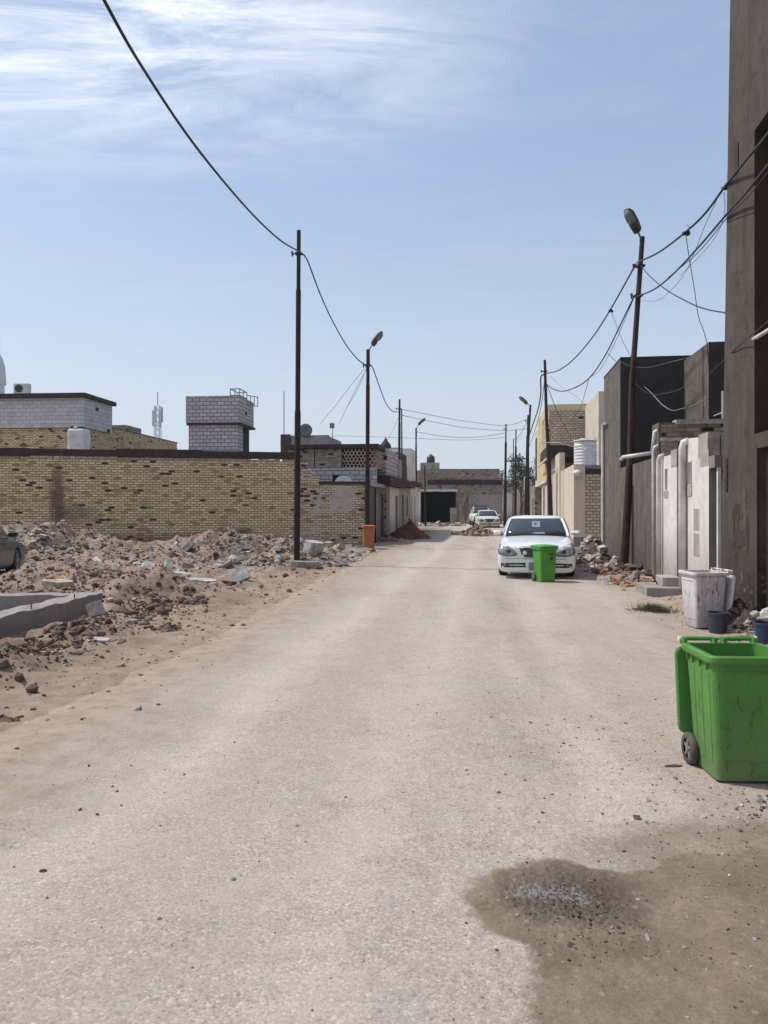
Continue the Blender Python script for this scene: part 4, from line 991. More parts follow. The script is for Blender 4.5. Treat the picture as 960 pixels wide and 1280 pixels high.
def make_cables():
    n = None
    cable('thick twisted cable sweeping down from the top of the photo to the tallest left pole', [(-320, -1150, 4.2), (-10, -275, n), (130, 0, 8.2), (188, 100, n), (250, 190, 12.0), (312, 264, n), (350, 300, 19), (375, 315, 21.9)], .021)
    cable('dark cable hanging from the tallest pole to the left street lamp', [(375, 315, 21.9), (384, 325, n), (398, 362, n), (414, 398, n), (432, 430, n), (447, 449, n), (457, 456, 31.3)], .022)
    cable('cable hanging from the left street lamp to the next thin pole', [(462, 456, 31.3), (466, 460, n), (474, 482.5, n), (483, 505, n), (491, 514, n), (498, 515, 46)], .024)
    cable('thin wire falling left from the lamp towards the block houses', [(458, 458, 31.3), (440, 480, n), (421, 505, n), (400, 530, 37)], .009)
    cable('second thin wire falling left from the lamp to the dish house', [(459, 460, 31.3), (442, 492, n), (424, 530, 38)], .009)
    cable('third thin wire just right of the second falling from the lamp', [(459, 458, 31.3), (447, 487, n), (432, 512, 36.5)], .008)
    cable('thin wire crossing the street high at the far end', [(502, 511.6, 46), (545, 520, n), (585, 527, n), (632, 532, 66), (660, 524, 57)], .016)
    cable('thin wire crossing the street below the highest one', [(502, 519, 46), (545, 528, n), (585, 535, n), (632, 538, 66), (660, 536, 57)], .016)
    cable('thin wire from the smallest left lamp over the street', [(521, 540, 62), (560, 546, n), (600, 546, n), (632, 541, 66)], .018)
    cable('lowest faint wire over the far street', [(360, 548, 60), (430, 545, n), (520, 548, 62), (580, 550, n), (632, 547, 66)], .014)
    cable('wire drooping behind the far left houses', [(499, 520, 46), (490, 540, n), (478, 560, 42)], .009)
    # right side
    cable('upper cable rising from the crooked pole to the rusty lamp pole', [(682, 467, 36), (698, 463, n), (716, 450, n), (740, 422.5, n), (763, 387, n), (795, 330, 19.8)], .024, knots=(4,))
    cable('lower cable rising from the crooked pole to the rusty lamp pole', [(683, 480, 36), (691, 486, n), (704, 489, n), (722, 483, n), (736, 473, n), (748, 458, n), (761, 436, n), (777, 403, n), (793, 370, 19.8)], .022)
    cable('wire sagging beside the lower cable', [(736, 473, 26.5), (750, 462, n), (765, 436, n), (778, 407, n), (793, 371, 19.9)], .008)
    cable('upper cable from the rusty lamp pole to the tall brown building', [(797, 328, 19.8), (824, 315, n), (857, 290, n), (882, 266, n), (907, 232, 11.9), (934, 198, n), (965, 160, 9.2), (1100, -40, 5.5)], .021, knots=(2, 4))
    cable('lower cable from the rusty lamp pole along the tall brown building', [(795, 371, 19.8), (817, 362, n), (840, 344, n), (873, 309, n), (909, 267, 11.7), (935, 238, n), (965, 200, 9.2), (1100, 40, 5.5)], .018)
    cable('thin doubled wire close under the lower cable', [(835, 347, 17), (873, 315, n), (909, 272, 11.7), (940, 240, n), (965, 210, 9.2), (1100, 60, 5.5)], .008)
    cable('dark wire curving from the rusty lamp pole down to the brown building', [(801, 332, 19.8), (812, 345, n), (834, 363, n), (865, 380, n), (885, 387, n), (907, 391, 12.2)], .012)
    cable('thin grey wire dropping from the cable joint to the grey block', [(857, 292, 15.5), (862, 325, n), (868, 362, n), (873, 395, n), (880, 415, n), (884, 432, n), (887, 470, 18.6)], .008)
    cable('loose thin wire looping below the lower cable', [(896, 250, 12.8), (880, 285, n), (862, 330, n), (850, 350, n), (834, 367, n), (820, 376, n), (803, 376, 19.8)], .006, 'cable_pale')
    cable('loose thin wire close to the upper joint of the brown building', [(905, 240, 12.4), (906, 262, n), (900, 285, n), (884, 310, n), (850, 345, 16.5)], .005, 'cable_pale')
    cable('thin wire dropping from the upper cable onto the rusty pole', [(763, 388, 24), (770, 405, n), (779, 428, n), (790, 448, 20.0)], .008)
    cable('pale sagging wire across the dark grey wall, reaching lowest', [(759, 441, 24), (775, 457, n), (792, 472, n), (813, 490, n), (827, 505, n), (840, 513, n), (852, 511, n), (865, 508, n), (886, 497, 18.8)], .014, 'cable_pale')
    cable('pale wire across the dark grey wall above the lowest one', [(787, 468, 20), (800, 485, n), (816, 493, n), (830, 492, n), (846, 488, n), (866, 478, 20.2)], .010, 'cable_pale')
    cable('short pale wire near the roof edge of the dark grey house', [(775, 452, 21.7), (790, 458, n), (812, 459, n), (840, 452, 21.0), (866, 446, 20.4)], .008, 'cable_pale')
    cable('long thin wire rising from the grey block across the brown building', [(886, 468, 18.5), (905, 450, 12.6), (930, 426, n), (960, 402, 9.4), (1040, 330, 6.5)], .008)
    cable('wire from the crooked pole down to the brick house roof', [(684, 482, 36), (695.5, 512, n), (705, 531, n), (714, 548, 36.5)], .016)
    cable('bundled wire dropping from the lower cable to the brick upper storey', [(736, 474, 26.5), (731, 492, n), (725, 510, n), (712, 528, 35)], .010)
    cable('thin wire beside the bundled wire above the brick upper storey', [(688, 470, 36), (705, 486, n), (722, 497, n), (738, 515, 34)], .006)
    cable('black cable dropping from the crooked pole to the far right lamp', [(680, 468, 36), (676, 472, n), (676, 492, n), (673, 510, n), (667, 528, n), (662, 543, 52)], .035)
    cable('thinner cable beside the dropping black cable', [(681, 470, 36), (679, 490, n), (675, 515, n), (668, 540, n), (661, 560, 52)], .016)
    cable('wire from the far right lamp towards the road end poles', [(661, 524, 55), (652, 540, n), (645, 550, 74)], .02)

# ------------------------------------------------------------- buildings, right side
def house_parts(root): return root
def right_side():
    T = 3.565
    # --- tall brown building (nearest)
    sf = sat(903, T)
    rt = street_thing('brown_building', 'tall brown cement-rendered building at the right photo edge with a deep balcony recess', 'building', T, sf)
    # local: x = into the plot, y = along the street (0 = far corner, negative = towards the camera)
    w = MB(); D = -10.0
    rs_ = sat(943, T) - sf            # recess starts here
    zA, zB = 2.66, 6.85
    def face(y0, y1, z0, z1):          # street face
        w.wall((0, y1), (0, y0), z0, z1, .3)
    # far corner pier, leaning back a little as it rises
    n = 14
    for k in range(n):
        z0 = 13.5 * k / n; z1 = 13.5 * (k + 1) / n
        def off(z): return -.055 * max(0, z - 2.0) - .0 * z
        a0, a1 = off(z0), off(z1)
        w.add([(0, rs_, z0), (0, a0, z0), (0, a1, z1), (0, rs_, z1)], [(0, 1, 2, 3)])
        w.add([(0, a0, z0), (7, a0, z0), (7, a1, z1), (0, a1, z1)], [(0, 1, 2, 3)])
    g0, g1 = rs_ - .12, rs_ - 3.6      # gate opening
    w.wall((0, D), (0, rs_), 0, zA, -.3, holes=[(g1 - D, g0 - D, .0, 2.45)])
    w.wall((0, D), (0, rs_), zB, 13.5, -.3, holes=[(D * 0 + 1, 2.5, 8.5, 10)])
    w.add([(1.5, D, 0), (1.5, rs_, 0), (1.5, rs_, 13), (1.5, D, 13)], [(0, 1, 2, 3)])
    w.build('wall', 'brown_plaster', rt, recalc=False)
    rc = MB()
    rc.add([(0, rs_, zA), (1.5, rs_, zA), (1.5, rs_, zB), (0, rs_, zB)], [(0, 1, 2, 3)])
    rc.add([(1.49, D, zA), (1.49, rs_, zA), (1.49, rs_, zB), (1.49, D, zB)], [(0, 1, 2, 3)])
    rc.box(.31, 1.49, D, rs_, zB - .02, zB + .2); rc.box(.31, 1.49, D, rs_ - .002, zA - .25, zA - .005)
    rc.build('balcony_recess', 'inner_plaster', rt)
    gt = MB(); gt.box(.12, .16, g1, g0, .05, 2.43)
    for k in range(9):
        y = g0 - .1 - k * .38; gt.box(.09, .12, y - .015, y + .015, .08, 2.4)
    gt.build('gate', 'gate_dark', rt)
    st = MB(); st.box(-.001 - .005, .02, g0, g0 + .07, .03, 2.5); st.box(-.006, .02, g1, g0 + .07, 2.455, 2.52); st.build('gate_frame', 'gate_dark', rt)
    # small square hole and broken niche, their inner shade drawn as dark boxes
    sw = sat(921.5, T) - sf
    for (yy, hw, z0, z1) in ((sw, .15, zat(225, 11.6), zat(190, 11.6)),):
        q = MB(); q.box(-.012, .02, yy - hw * .5, yy + hw * .5, z0, z1); q.build('vent_hole', 'dark_void', rt)
    q = MB()
    for i in range(4):
        q.box(-.014, .01, sat(909, T) - sf - .05, sat(909, T) - sf + .09 - .03 * (i % 2), 2.28 - i * .13, 2.39 - i * .13)
    q.build('broken_niche', 'dark_void', rt)
    pp = MB(); z = zat(420, 10.5); pp.tube([(.02, rs_ + .10, z), (.02, rs_ - 1.6, z - .02)], .028, 10); pp.build('water_pipe', 'pvc', rt)
    # paint smears on the pier near the gate
    sm = MB(); rnd = random.Random(5)
    for (py, px, hw, hz) in ((640, 922, .16, .16), (655, 917, .05, .35), (672, 925, .26, .20), (665, 934, .08, .3), (620, 933, .05, .25), (690, 920, .12, .12)):
        y0 = sat(px, T) - sf; z0 = zat(py, 11.2); n = 16
        ring = [(-.004 - rnd.random() * .002, y0 + hw * cos(2 * pi * k / n) * rnd.uniform(.35, 1.2), z0 + hz * sin(2 * pi * k / n) * rnd.uniform(.4, 1.25)) for k in range(n)]
        sm.add([(-.005, y0, z0)] + ring, [(0, 1 + (k + 1) % n, 1 + k) for k in range(n)])
    sm.build('dark_smear', 'coping', rt)

    # --- white courtyard wall with two narrow doors
    s2a, s2b = sat(886, T), sat(857, T); s1a, s1b = sat(846, T), sat(826.5, T)
    rt = street_thing('courtyard_wall', 'stained white courtyard wall with grey patches, next to the tall brown building', 'wall', T, s2a)
    Hh = 2.83
    w = MB(); L2 = s2b - s2a
    w.wall((0, 0), (0, L2), 0, 2.5, -.22, holes=[(L2 - .42, L2 - .16, 1.55 + .52, 2.5 - .02)])
    w.wall((0, L2 * .42), (0, L2), 2.5, 2.78, -.22)
    w.add([(0, L2 * .42, 2.78), (0, L2, 2.78), (0, L2, 2.93), (0, L2 * .42, 2.88)], [(0, 1, 2, 3)])
    w.build('wall', 'white_plaster', rt)
    w = MB(); w.box(.003, .2, L2 * .05, L2 * .418, 2.5, 2.92); w.box(-.004, .0, 0, L2 * .35, 2.35, 2.62); w.box(.22, .9, L2*.05, L2*.415, 2.3, 2.9); w.build('cement_top', 'cement', rt)
    w = MB(); w.box(.14, .18, L2 - .42, L2 - .16, 2.07, 2.48); w.build('slot_window', 'dark_void', rt)
    w = MB(); w.box(-.012, -.001, L2 - .47, L2 - .11, 1.85, 2.06); w.box(-.012, -.001, L2 - .47, L2 - .422, 2.06, 2.5); w.build('window_surround', 'cement', rt)
    w = MB(); w.box(-.004, .002, L2 * .38, L2 * .62, 1.24, 1.62); w.box(-.004, .002, L2 * .38, L2 * .62, .78, 1.18); w.build('bare_patch', 'cement', rt)
    w = MB(); w.box(.002, .22, -.003, -.001, 0, 2.5); w.box(.0, .22, -.35, -.002, 2.3, 2.5); w.build('shaded_reveal', 'plinth', rt)  # end face of the white wall, its shade put into a grey colour
    # gate between the white wall and the brown building
    gl = s2a - sf
    gt = MB(); gt.box(.16, .20, -gl + .02, -.03, .05, 2.28); gt.box(.12, .16, -gl * .55, -gl * .50, .05, 2.28); gt.build('gate', 'gate_dark', rt)
    w = MB(); w.box(.05, .10, -gl * .45, -gl * .35, 0, 2.3); w.build('gate_post', 'pvc', rt)
    # door gap + second white section
    d0, d1 = L2 + .0, s1a - s2a
    gt = MB(); gt.box(.10, .14, d0, d1, .1, 2.3); gt.build('door', 'gate_dark', rt); w = MB(); w.box(.08, .12, d1 - .12, d1 - .04, .1, 2.5); w.build('door_post', 'gate_dark', rt)
    e1 = s1b - s2a
    w = MB(); w.wall((0, d1), (0, e1), 0, 2.72, -.22, holes=[(e1 - d1 - .6, e1 - d1 - .35, 2.0, 2.45)]); w.build('wall', 'white_plaster', rt)
    w = MB(); w.box(-.012, -.001, e1 - .68, e1 - .3, 1.85, 1.99); w.box(-.003, .225, d1 - .0, d1 + .5, 2.45, 2.80); w.build('cement_top', 'cement', rt)
    w = MB(); w.box(.14, .18, e1 - .6, e1 - .35, 2.0, 2.45); w.build('slot_window', 'dark_void', rt)
    for (px, z1, r, yy) in ((853, 2.88, .07, None), (823.5, 2.75, .055, None), (817, 3.0, .04, None)):
        yl = sat(px, T - .08) - s2a
        p = MB(); p.tube([(-.08, yl, .05), (-.08, yl, z1 - .12), (-.06, yl - .03, z1 - .03), (0.02, yl - .06, z1)], r, 12); p.build('drain_pipe', 'pvc', rt, smooth=True)
    yl = sat(820, T) - s2a
    p = MB(); p.tube([(-.05, yl + .1, 2.86), (-.62, yl + .55, 2.80), (-.66, yl + .6, 2.74)], .045, 10)
    p.tube([(-.05, yl + .1, 2.86), (-.02, yl, 3.32), (.1, yl - .1, 3.38)], .05, 10); p.build('water_pipe', 'pvc', rt, smooth=True)
    # steps
    stp = thing('doorstep', 'small concrete doorstep with a white side below the narrow white doors', 'doorstep', (*W(T - .42, sat(846, T) - .35), 0), -TH)
    b = MB(); b.box(-.32, .32, -.55, .55, -.05, .15); b.build('lower_step', 'cement', stp, bevel=.012)
    b = MB(); b.box(.02, .36, -.25, .35, .15, .32); b.build('upper_step', 'white_plaster', stp, bevel=.012)
    b = MB(); b.tube([(-.28, .5, .12), (-.28, .45, .33), (-.25, .2, .36), (-.1, .1, .34), (0, .1, .16)], .015, 6); b.build('hose', 'black_rubber', stp)

    # --- brick canopy wall behind the white wall
    rt = street_thing('brick_outbuilding', 'low unplastered brown brick outbuilding behind the white courtyard wall', 'building', T + .05, sat(813, T))
    w = MB(); L_ = 4.2
    # wall facing the camera with dark opening
    w.wall((0, -.9), (3.8, -.9), 0, 3.45, .25, holes=[(.35, 3.5, 0, 3.05)])
    w.build('wall', 'brown_brick', rt)
    w = MB(); w.box(.3, 3.6, -.66, -.6, 0, 3.1); w.box(.3, 3.55, -.65, 1.6, 3.0, 3.05); w.build('dark_interior', 'dark_void', rt)  # near-black sheets in place of the shade under the roof
    w = MB(); w.box(.3, 2.3, -.96, -.6, 3.452, 3.55); w.box(-.02, 1.6, -.94, -.91, 3.08, 3.16); w.box(1.7, 3.6, -.96, -.91, 3.16, 3.25); w.build('roof_edge', 'rock_pale', rt)
    w = MB(); w.box(-.05, .30, -.89, -.2, 0, 3.5); w.build('pier', 'grey_plaster', rt)

    # --- grey courtyard wall in front of the dark house
    sc = sat(776, T)
    a, b_ = sat(817, T), sc
    rt = street_thing('courtyard_wall', 'plain grey rendered courtyard wall behind the rusty lamp pole', 'wall', T, a)
    w = MB(); w.wall((0, .02), (0, b_ - a - .003), 0, 2.76, -.2); w.build('wall', 'grey_plaster', rt)
    w = MB(); w.box(-.006, -.001, .9, .93, 0, 1.2); w.box(-.03, .0, (b_ - a) * .55, (b_ - a) * .55 + .05, 0, 2.2); w.build('pipe', 'gate_dark', rt)
    # --- dark grey house
    e = sat(755, T)
    rt = street_thing('grey_house', 'boxy dark grey rendered house behind the rusty lamp pole', 'house', T, sc)
    w = MB(); w.box(0, 7.5, .012, e - sc, 0, 5.85); w.build('wall', 'grey_plaster', rt)
    w = MB(); w.box(.012, 7.48, .0, .011, 2.4, 5.84); w.build('shaded_side_wall', 'dark_plaster', rt)  # side facing the camera, its shade put into a darker colour
    w = MB(); w.box(-.01, .12, -.012, .1, 2.76, 5.9); w.box(-.01, 7.5, -.012, .1, 5.853, 5.90); w.box(-.01, .1, .1, e - sc + .01, 5.853, 5.90); w.build('parapet_edge', 'dark_plaster', rt)
    p = MB(); p.tube([(-.06, e - sc - .15, .1), (-.06, e - sc - .15, 4.3), (-.06, e - sc - .9, 4.3)], .05, 8); p.build('drain_pipe', 'pvc', rt, smooth=False)
    # --- grey block to its right (nearer, set back)
    x, y = .4229 * 19, 19.0
    t2, s2 = TS(x, y); e2 = sat(865, t2)
    rt = street_thing('roof_block', 'narrow grey rendered stair block set back between the dark house and the brown building', 'building', t2, s2)
    w = MB(); w.box(0, 4, .012, 3.4, 0, 5.74); w.build('wall', 'grey_plaster', rt)
    w = MB(); w.box(.0, 3.98, .0, .011, 0, 5.73); w.build('shaded_side_wall', 'dark_plaster', rt)  # side turned from the sun, painted darker in place of shade
    w = MB(); w.tube([(.42, -.05, 3), (.42, -.05, 5.95)], .03, 6); w.tube([(.1, -.08, 3.9), (.5, -.08, 4.05)], .02, 6); w.tube([(.3, -.1, 3.2), (.3, -.1, 4.5)], .03, 6); w.build('roof_pipe', 'pvc', rt)

    # --- brick house with tank (Y 31 - 45)
    x0, y0 = 7.66, 31.0; t3, s3 = TS(x0, y0)
    rt = street_thing('brick_house', 'cream and unplastered brick house beyond the empty lot on the right, white tank on it', 'house', t3, s3)
    w = MB(); w.wall((.45, 0), (5, 0), .45, 3.0, .2); w.build('brick_panel', 'buff_brick', rt)
    w = MB(); w.box(.0, 5, -.02, .2, 0, .44); w.build('plinth', 'plinth', rt)
    w = MB(); w.box(.0, .445, -.02, .25, .445, 3.38); w.box(0, .25, .25, 6.2, 0, 3.38); w.build('corner_pier', 'cream_plaster', rt)
    w = MB(); w.box(.46, 1.45, -.03, -.001, .445, .50); w.box(1.38, 1.47, -.03, -.001, .5, 3.6); w.build('white_frame', 'white_plaster', rt)
    w = MB(); w.box(.45, 5, -.03, .2, 3.005, 3.2); w.build('lintel', 'coping', rt)
    w = MB(); w.box(.26, 4.6, .21, 6.2, 3.2, 3.36); w.build('roof', 'cement', rt)
    # street face beyond with narrow openings
    w = MB(); w.wall((-.05, 6.2), (-.05, 20), 0, 4.3, -.25, holes=[(1.2, 2.1, .9, 3.4), (4.2, 5.4, .1, 2.9), (7.5, 8.6, .9, 3.3), (10.6, 12.4, .1, 2.9)]); w.build('street_wall', 'cream_plaster', rt)
    w = MB(); w.box(.12, .16, 6.3, 19.9, 0, 4.2); w.build('window', 'dark_void', rt)
    for u in (1.1, 4.1, 7.4, 10.5):
        w = MB(); w.box(-.09, -.052, 6.2 + u - .1, 6.2 + u + .0, 0, 3.6); w.build('pilaster', 'white_plaster', rt)
    xu, yu = TS(8.6, 40); xu -= t3; yu -= s3
    w = MB(); w.box(xu - .1, xu + 6, yu - .2, yu + 6, 4.25, 4.85); w.build('floor_beam', 'coping', rt)
    w = MB(); w.box(xu, xu + 6, yu, yu + 6, 4.86, 6.72); w.build('upper_wall', 'buff_brick', rt)
    w = MB(); w.box(xu - .18, xu - .1, yu - .3, yu + 8, 4.12, 4.2); w.build('balcony_slab', 'white_plaster', rt)
    xq, yq = TS(9.5, 34); xq -= t3; yq -= s3
    w = MB(); w.box(xq, xq + .3, yq, yq + 5.0, 3.37, 6.78); w.build('stair_wall', 'cream_plaster', rt)
    w = MB(); w.box(xq + .302, xq + 3, yq - .02, yq + .3, 3.37, 6.80); w.build('stair_side', 'buff_brick', rt)
    # white dome of unknown use fixed to the wall
    b = MB(); b.lathe([(.03, -.12), (.13, -.11), (.19, -.03), (.19, .02), (.16, .08), (.08, .12), (.02, .13)], c=(.12, -.2, 3.02), n=18); b.build('wall_dome', 'tank_white', rt, smooth=True)

    wt = P(731.5, 583, 32.6)
    rt = thing('water_tank', 'white ribbed water tank on the corner of the brick house', 'water tank', (wt.x, wt.y, 3.36))
    prof = [(.44, 0), (.46, .02)]
    for k in range(7): z = .06 + k * .13; prof += [(.46, z), (.475, z + .03), (.475, z + .07), (.46, z + .10)]
    prof += [(.46, 1.02), (.40, 1.08)]
    b = MB(); b.lathe(prof, n=32); b.build('body', 'tank_white', rt)
    b = MB(); b.lathe([(.5, 1.08), (.5, 1.12), (.3, 1.16), (.1, 1.17)], n=32); b.lathe([(.2, 1.17), (.2, 1.21), (.05, 1.22)], n=20); b.build('lid', 'tank_white', rt)
    b = MB(); b.tube([(-.1, -.46, .72), (-.1, -.62, .72)], .03, 8); b.tube([(-.1, -.47, .68), (-1.2, -.5, .98), (-1.9, -.4, 1.0)], .02, 6); b.build('outlet_pipe', 'pvc', rt)

    # --- yellow overhanging balcony house
    t4 = 3.05; sA, sB = sat(683, t4), sat(669, t4)
    rt = street_thing('balcony_house', 'house with a yellow overhanging upper storey at the far right lamp', 'house', t4, sA)
    Ln = sB - sA
    w = MB(); w.box(0, 5, 0, Ln * .75, 3.25, 7.65); w.build('upper_storey', 'yellow_plaster', rt)
    w = MB(); w.box(.0, 5, Ln * .751, Ln, 3.25, 7.1); w.build('upper_bay', 'cream_plaster', rt)
    w = MB(); w.box(-.03, -.001, Ln * .80, Ln * .95, 3.6, 6.6); w.build('shutter', 'gate_dark', rt)
    w = MB(); w.box(-.03, .4, .0, Ln, 3.12, 3.245); w.build('balcony_slab', 'white_plaster', rt)
    w = MB(); w.box(.5, 5, .3, Ln, 0, 3.045); w.build('lower_wall', 'cream_plaster', rt)
    for u in (1.5, 5.0):
        w = MB(); w.box(.44, .499, u, u + 1.1, .2, 2.5); w.build('door', 'gate_dark', rt)
    # --- brick stub + far low houses
    t5 = 3.0; sC, sD = sat(669, t5) + .6, sat(655, t5)
    rt = street_thing('unfinished_house', 'low unplastered house beyond the yellow balcony house', 'house', t5, sC)
    w = MB(); w.box(0, 5, 0, sD - sC, 0, 3.3); w.build('wall', 'brown_brick', rt)
    for u in (2, 8, 14):
        w = MB(); w.box(-.05, -.001, u, u + 1.4, .1, 2.3); w.build('door', 'gate_grey', rt)
    w = MB(); w.box(-.02, .3, (sD - sC) * .5, (sD - sC), 3.3, 4.6); w.build('parapet', 'grey_block', rt)

    rt = thing('low_house', 'pale low house behind the poles at the road end', 'house', (15.2, 96, 0), -TH)
    w = MB(); w.box(-3, 5, 0, 6, 0, 4.4); w.build('wall', 'white_plaster', rt)
    w = MB(); w.box(-2.2, -.9, -.05, -.002, 0, 2.2); w.build('door', 'gate_dark', rt)
    w = MB(); w.box(-3.1, 5.1, -.15, 6.1, 4.41, 4.6); w.build('roof', 'cement', rt)
    rt = thing('low_house', 'brown brick low house with a parapet, right of the pale one at the road end', 'house', (19, 92, 0), -TH)
    w = MB(); w.box(-2.3, 5, 0, 6, 0, 5.2); w.build('wall', 'brown_brick', rt)
    w = MB(); w.box(-1.8, -.9, -.05, -.002, 1, 2.2); w.build('window', 'dark_void', rt)
    # tree at the road end
    tc = P(651, 588, 88)
    rt = thing('tree', 'small dark tree behind the poles at the road end', 'tree', (tc.x, 88, 0))
    b = MB(); b.tube([(0, 0, 0), (.1, 0, 2), (.0, .1, 4)], [.22, .16, .08], 8)
    for a in range(6): b.tube([(.05, 0, 2.6 + a * .2), (1.2 * cos(a), 1.2 * sin(a), 4.6 + .3 * a)], [.08, .03], 5)
    b.build('trunk', 'bark', rt)
    b = MB(); rnd = random.Random(3); cl = [(rnd.gauss(0, 1.0), rnd.gauss(0, .9), 5.6 + rnd.gauss(0, .9), rnd.uniform(.5, 1.0)) for _ in range(26)]
    for _ in range(5000):
        c = rnd.choice(cl); r = c[3]; p = Vector((rnd.gauss(0, 1), rnd.gauss(0, 1), rnd.gauss(0, .8))).normalized() * r * rnd.random() ** .4 + Vector(c[:3])
        s_ = rnd.uniform(.07, .15); a = Vector((rnd.gauss(0, 1), rnd.gauss(0, 1), rnd.gauss(0, 1))).normalized() * s_; q = Vector((rnd.gauss(0, 1), rnd.gauss(0, 1), rnd.gauss(0, 1))).normalized() * s_
        b.add([p, p + a, p + a + q, p + q], [(0, 1, 2, 3)])
    b.build('crown', 'leaf', rt)

# ------------------------------------------------------------- buildings, left side
def left_side():
    # main yellow brick wall
    p0 = Vector((-24.5, 28.6)); p1 = Vector((-3.72, 32.75)); p2 = Vector((-.82, 33.2))
    rt = thing('brick_wall', 'long yellow brick boundary wall with a dark coping behind the vacant lot', 'wall', (p1.x, p1.y, 0), math.atan2(p1.y - p0.y, p1.x - p0.x))
    Ln = (p1 - p0).length
    w = MB(); w.box(-Ln, 0, 0, .25, -.3, 3.6); w.build('wall', 'yellow_brick', rt)
    rnd = random.Random(11); tb = MB(); x = -Ln
    while x < -.1:
        l = rnd.uniform(.15, .3); hh = rnd.uniform(.04, .12)
        if rnd.random() < .8: tb.box(x, min(x + l * .92, 0), rnd.uniform(-.02, .015), .24, 3.6, 3.6 + hh)
        x += l
    tb.build('top_course', 'rock_buff', rt)
    w = MB(); x = -Ln
    while x < -.3:
        l = min(rnd.uniform(2.5, 4.5), -x); w.box(x, x + l - .01, -.05 + rnd.uniform(-.02, .02), .27, 3.70 + rnd.uniform(-.02, .03), 4.01 + rnd.uniform(-.04, .04)); x += l
    w.build('coping', 'coping', rt)
    # dark stained vertical joint and soot
    w = MB(); w.box(-Ln, 0, -.012, -.0, 1.2, 1.204); 
    # lower, patched stretch to the street corner
    rt = thing('brick_wall', 'shorter patched brick wall with whitish plaster blotches ending behind the orange bin', 'wall', (p2.x, p2.y, 0), math.atan2(p2.y - p1.y, p2.x - p1.x))
    L2 = (p2 - p1).length
    w = MB(); w.box(-L2 + .01, 0, 0, .25, -.2, 2.62)
    for k in range(3): w.box(-L2 + .01, -L2 + .95 - .25 * k, 0, .25, 2.62 + k * .31, 2.62 + (k + 1) * .31 - .002)
    w.build('wall', 'patched_brick', rt)
    w = MB(); w.box(-L2 + .96, -.0, -.04, .27, 2.625, 2.76); w.build('coping', 'coping', rt)
    w = MB(); w.box(.002, .22, -.05, .3, 0, 2.9); w.build('corner_post', 'grey_plaster', rt)

    # house behind the wall, far left
    rt = thing('block_house', 'two-storey yellow brick house with a pale block room and dark roof slab at far left', 'house', (-16.45, 42, 0), -TH * .6)
    w = MB(); w.box(-9, 0, 0, 14.5, 0, 6.35); w.build('brick_storey', 'yellow_brick', rt)
    w = MB(); w.box(-9, .1, -.15, 3.4, 6.0, 7.62); w.build('block_room', 'pale_block', rt)
    w = MB(); w.box(-9.2, .28, -.4, 3.6, 7.63, 7.86); w.build('roof_slab', 'coping', rt)
    w = MB(); w.box(-9, .03, 3.5, 14.6, 6.352, 6.42); w.build('parapet', 'rock_brown', rt)
    w = MB(); w.box(-1.8, -.6, 7, 9.4, 6.46, 6.9); w.build('stair_box', 'brown_brick', rt)
    ac = thing('air_conditioner', 'white air conditioner unit on the far left roof', 'air conditioner', (P(28, 491, 42.5).x, 42.5, 7.86))
    b = MB(); b.box(-.42, .42, -.16, .16, .05, .62); b.build('case', 'tank_white', ac, bevel=.02)
    b = MB(); b.rings([[(-.12 + r * cos(2 * pi * j / 20), -.165 - z, .34 + r * sin(2 * pi * j / 20)) for j in range(20)] for r, z in ((.22, 0), (.22, .012))]); b.build('fan_grille', 'black_plastic', ac, recalc=True)
    for q in (-.4, .34):
        b = MB(); b.box(q, q + .06, -.2, .2, 0, .05); b.build('foot', 'steel', ac)
    tk = P(99, 560, 36)
    rt = thing('water_tank', 'white square-shouldered water tank behind the yellow brick wall', 'water tank', (tk.x, 36, 0))
    b = MB(); b.box(-.5, .5, -.4, .5, 0, 4.2); b.build('stand', 'brown_brick', rt)
    b = MB(); b.rings([rrect(.8, .8, .12, 4.21), rrect(.82, .82, .12, 4.25), rrect(.82, .82, .12, 5.2), rrect(.72, .72, .1, 5.3)]); b.build('body', 'tank_white', rt)
    b = MB(); b.lathe([(.28, 5.3), (.3, 5.36), (.25, 5.42)], n=18); b.box(-.35, -.1, -.1, .1, 5.3, 5.45); b.build('lid', 'black_plastic', rt)
    rt = thing('brick_shed', 'low brick roof parapet between the block house and the grey tower', 'building', (-12.2, 47, 0), 0)
    w = MB(); w.box(-1.2, 1.2, 0, 4, 0, 5.0); w.build('wall', 'brown_brick', rt)
    w = MB(); w.box(-1.3, 1.3, -.1, 4.1, 5.01, 5.16); w.build('roof', 'coping', rt)

    # grey block tower
    rt = thing('block_tower', 'grey concrete block stair tower with a metal cage on its roof', 'building', (-8.3, 44, 0), -TH * .7)
    w = MB(); w.box(-3.15, 0, 0, 3.1, 6.52, 8.05); w.build('upper_room', 'grey_block', rt)
    w = MB(); w.box(-3.1, .1, -.06, 3.15, 6.38, 6.515); w.build('ledge', 'coping', rt)
    w = MB(); w.box(-3.0, -.12, .05, 1.2, 0, 6.375); w.build('lower_room', 'grey_block', rt)
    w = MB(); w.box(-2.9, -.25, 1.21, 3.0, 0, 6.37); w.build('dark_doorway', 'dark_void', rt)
    w = MB(); w.box(-3.5, .6, -.3, -.01, 4.6, 4.75); w.build('floor_slab', 'coping', rt)
    cg = MB(); fr = [(-.55, .1), (.0, .1), (.0, 1.6), (-.55, 1.6)]
    for z in (8.08, 8.45): cg.tube([(x, y, z) for x, y in fr + [fr[0]]], .03, 6)
    for x, y in fr + [(-.27, .1), (.0, .85)]: cg.tube([(x, y, 8.03), (x, y, 8.45)], .025, 6)
    for z in (7.75, 8.3): cg.tube([(.0, 1.6, z), (.5, 2.2, z - .05)], .025, 6)
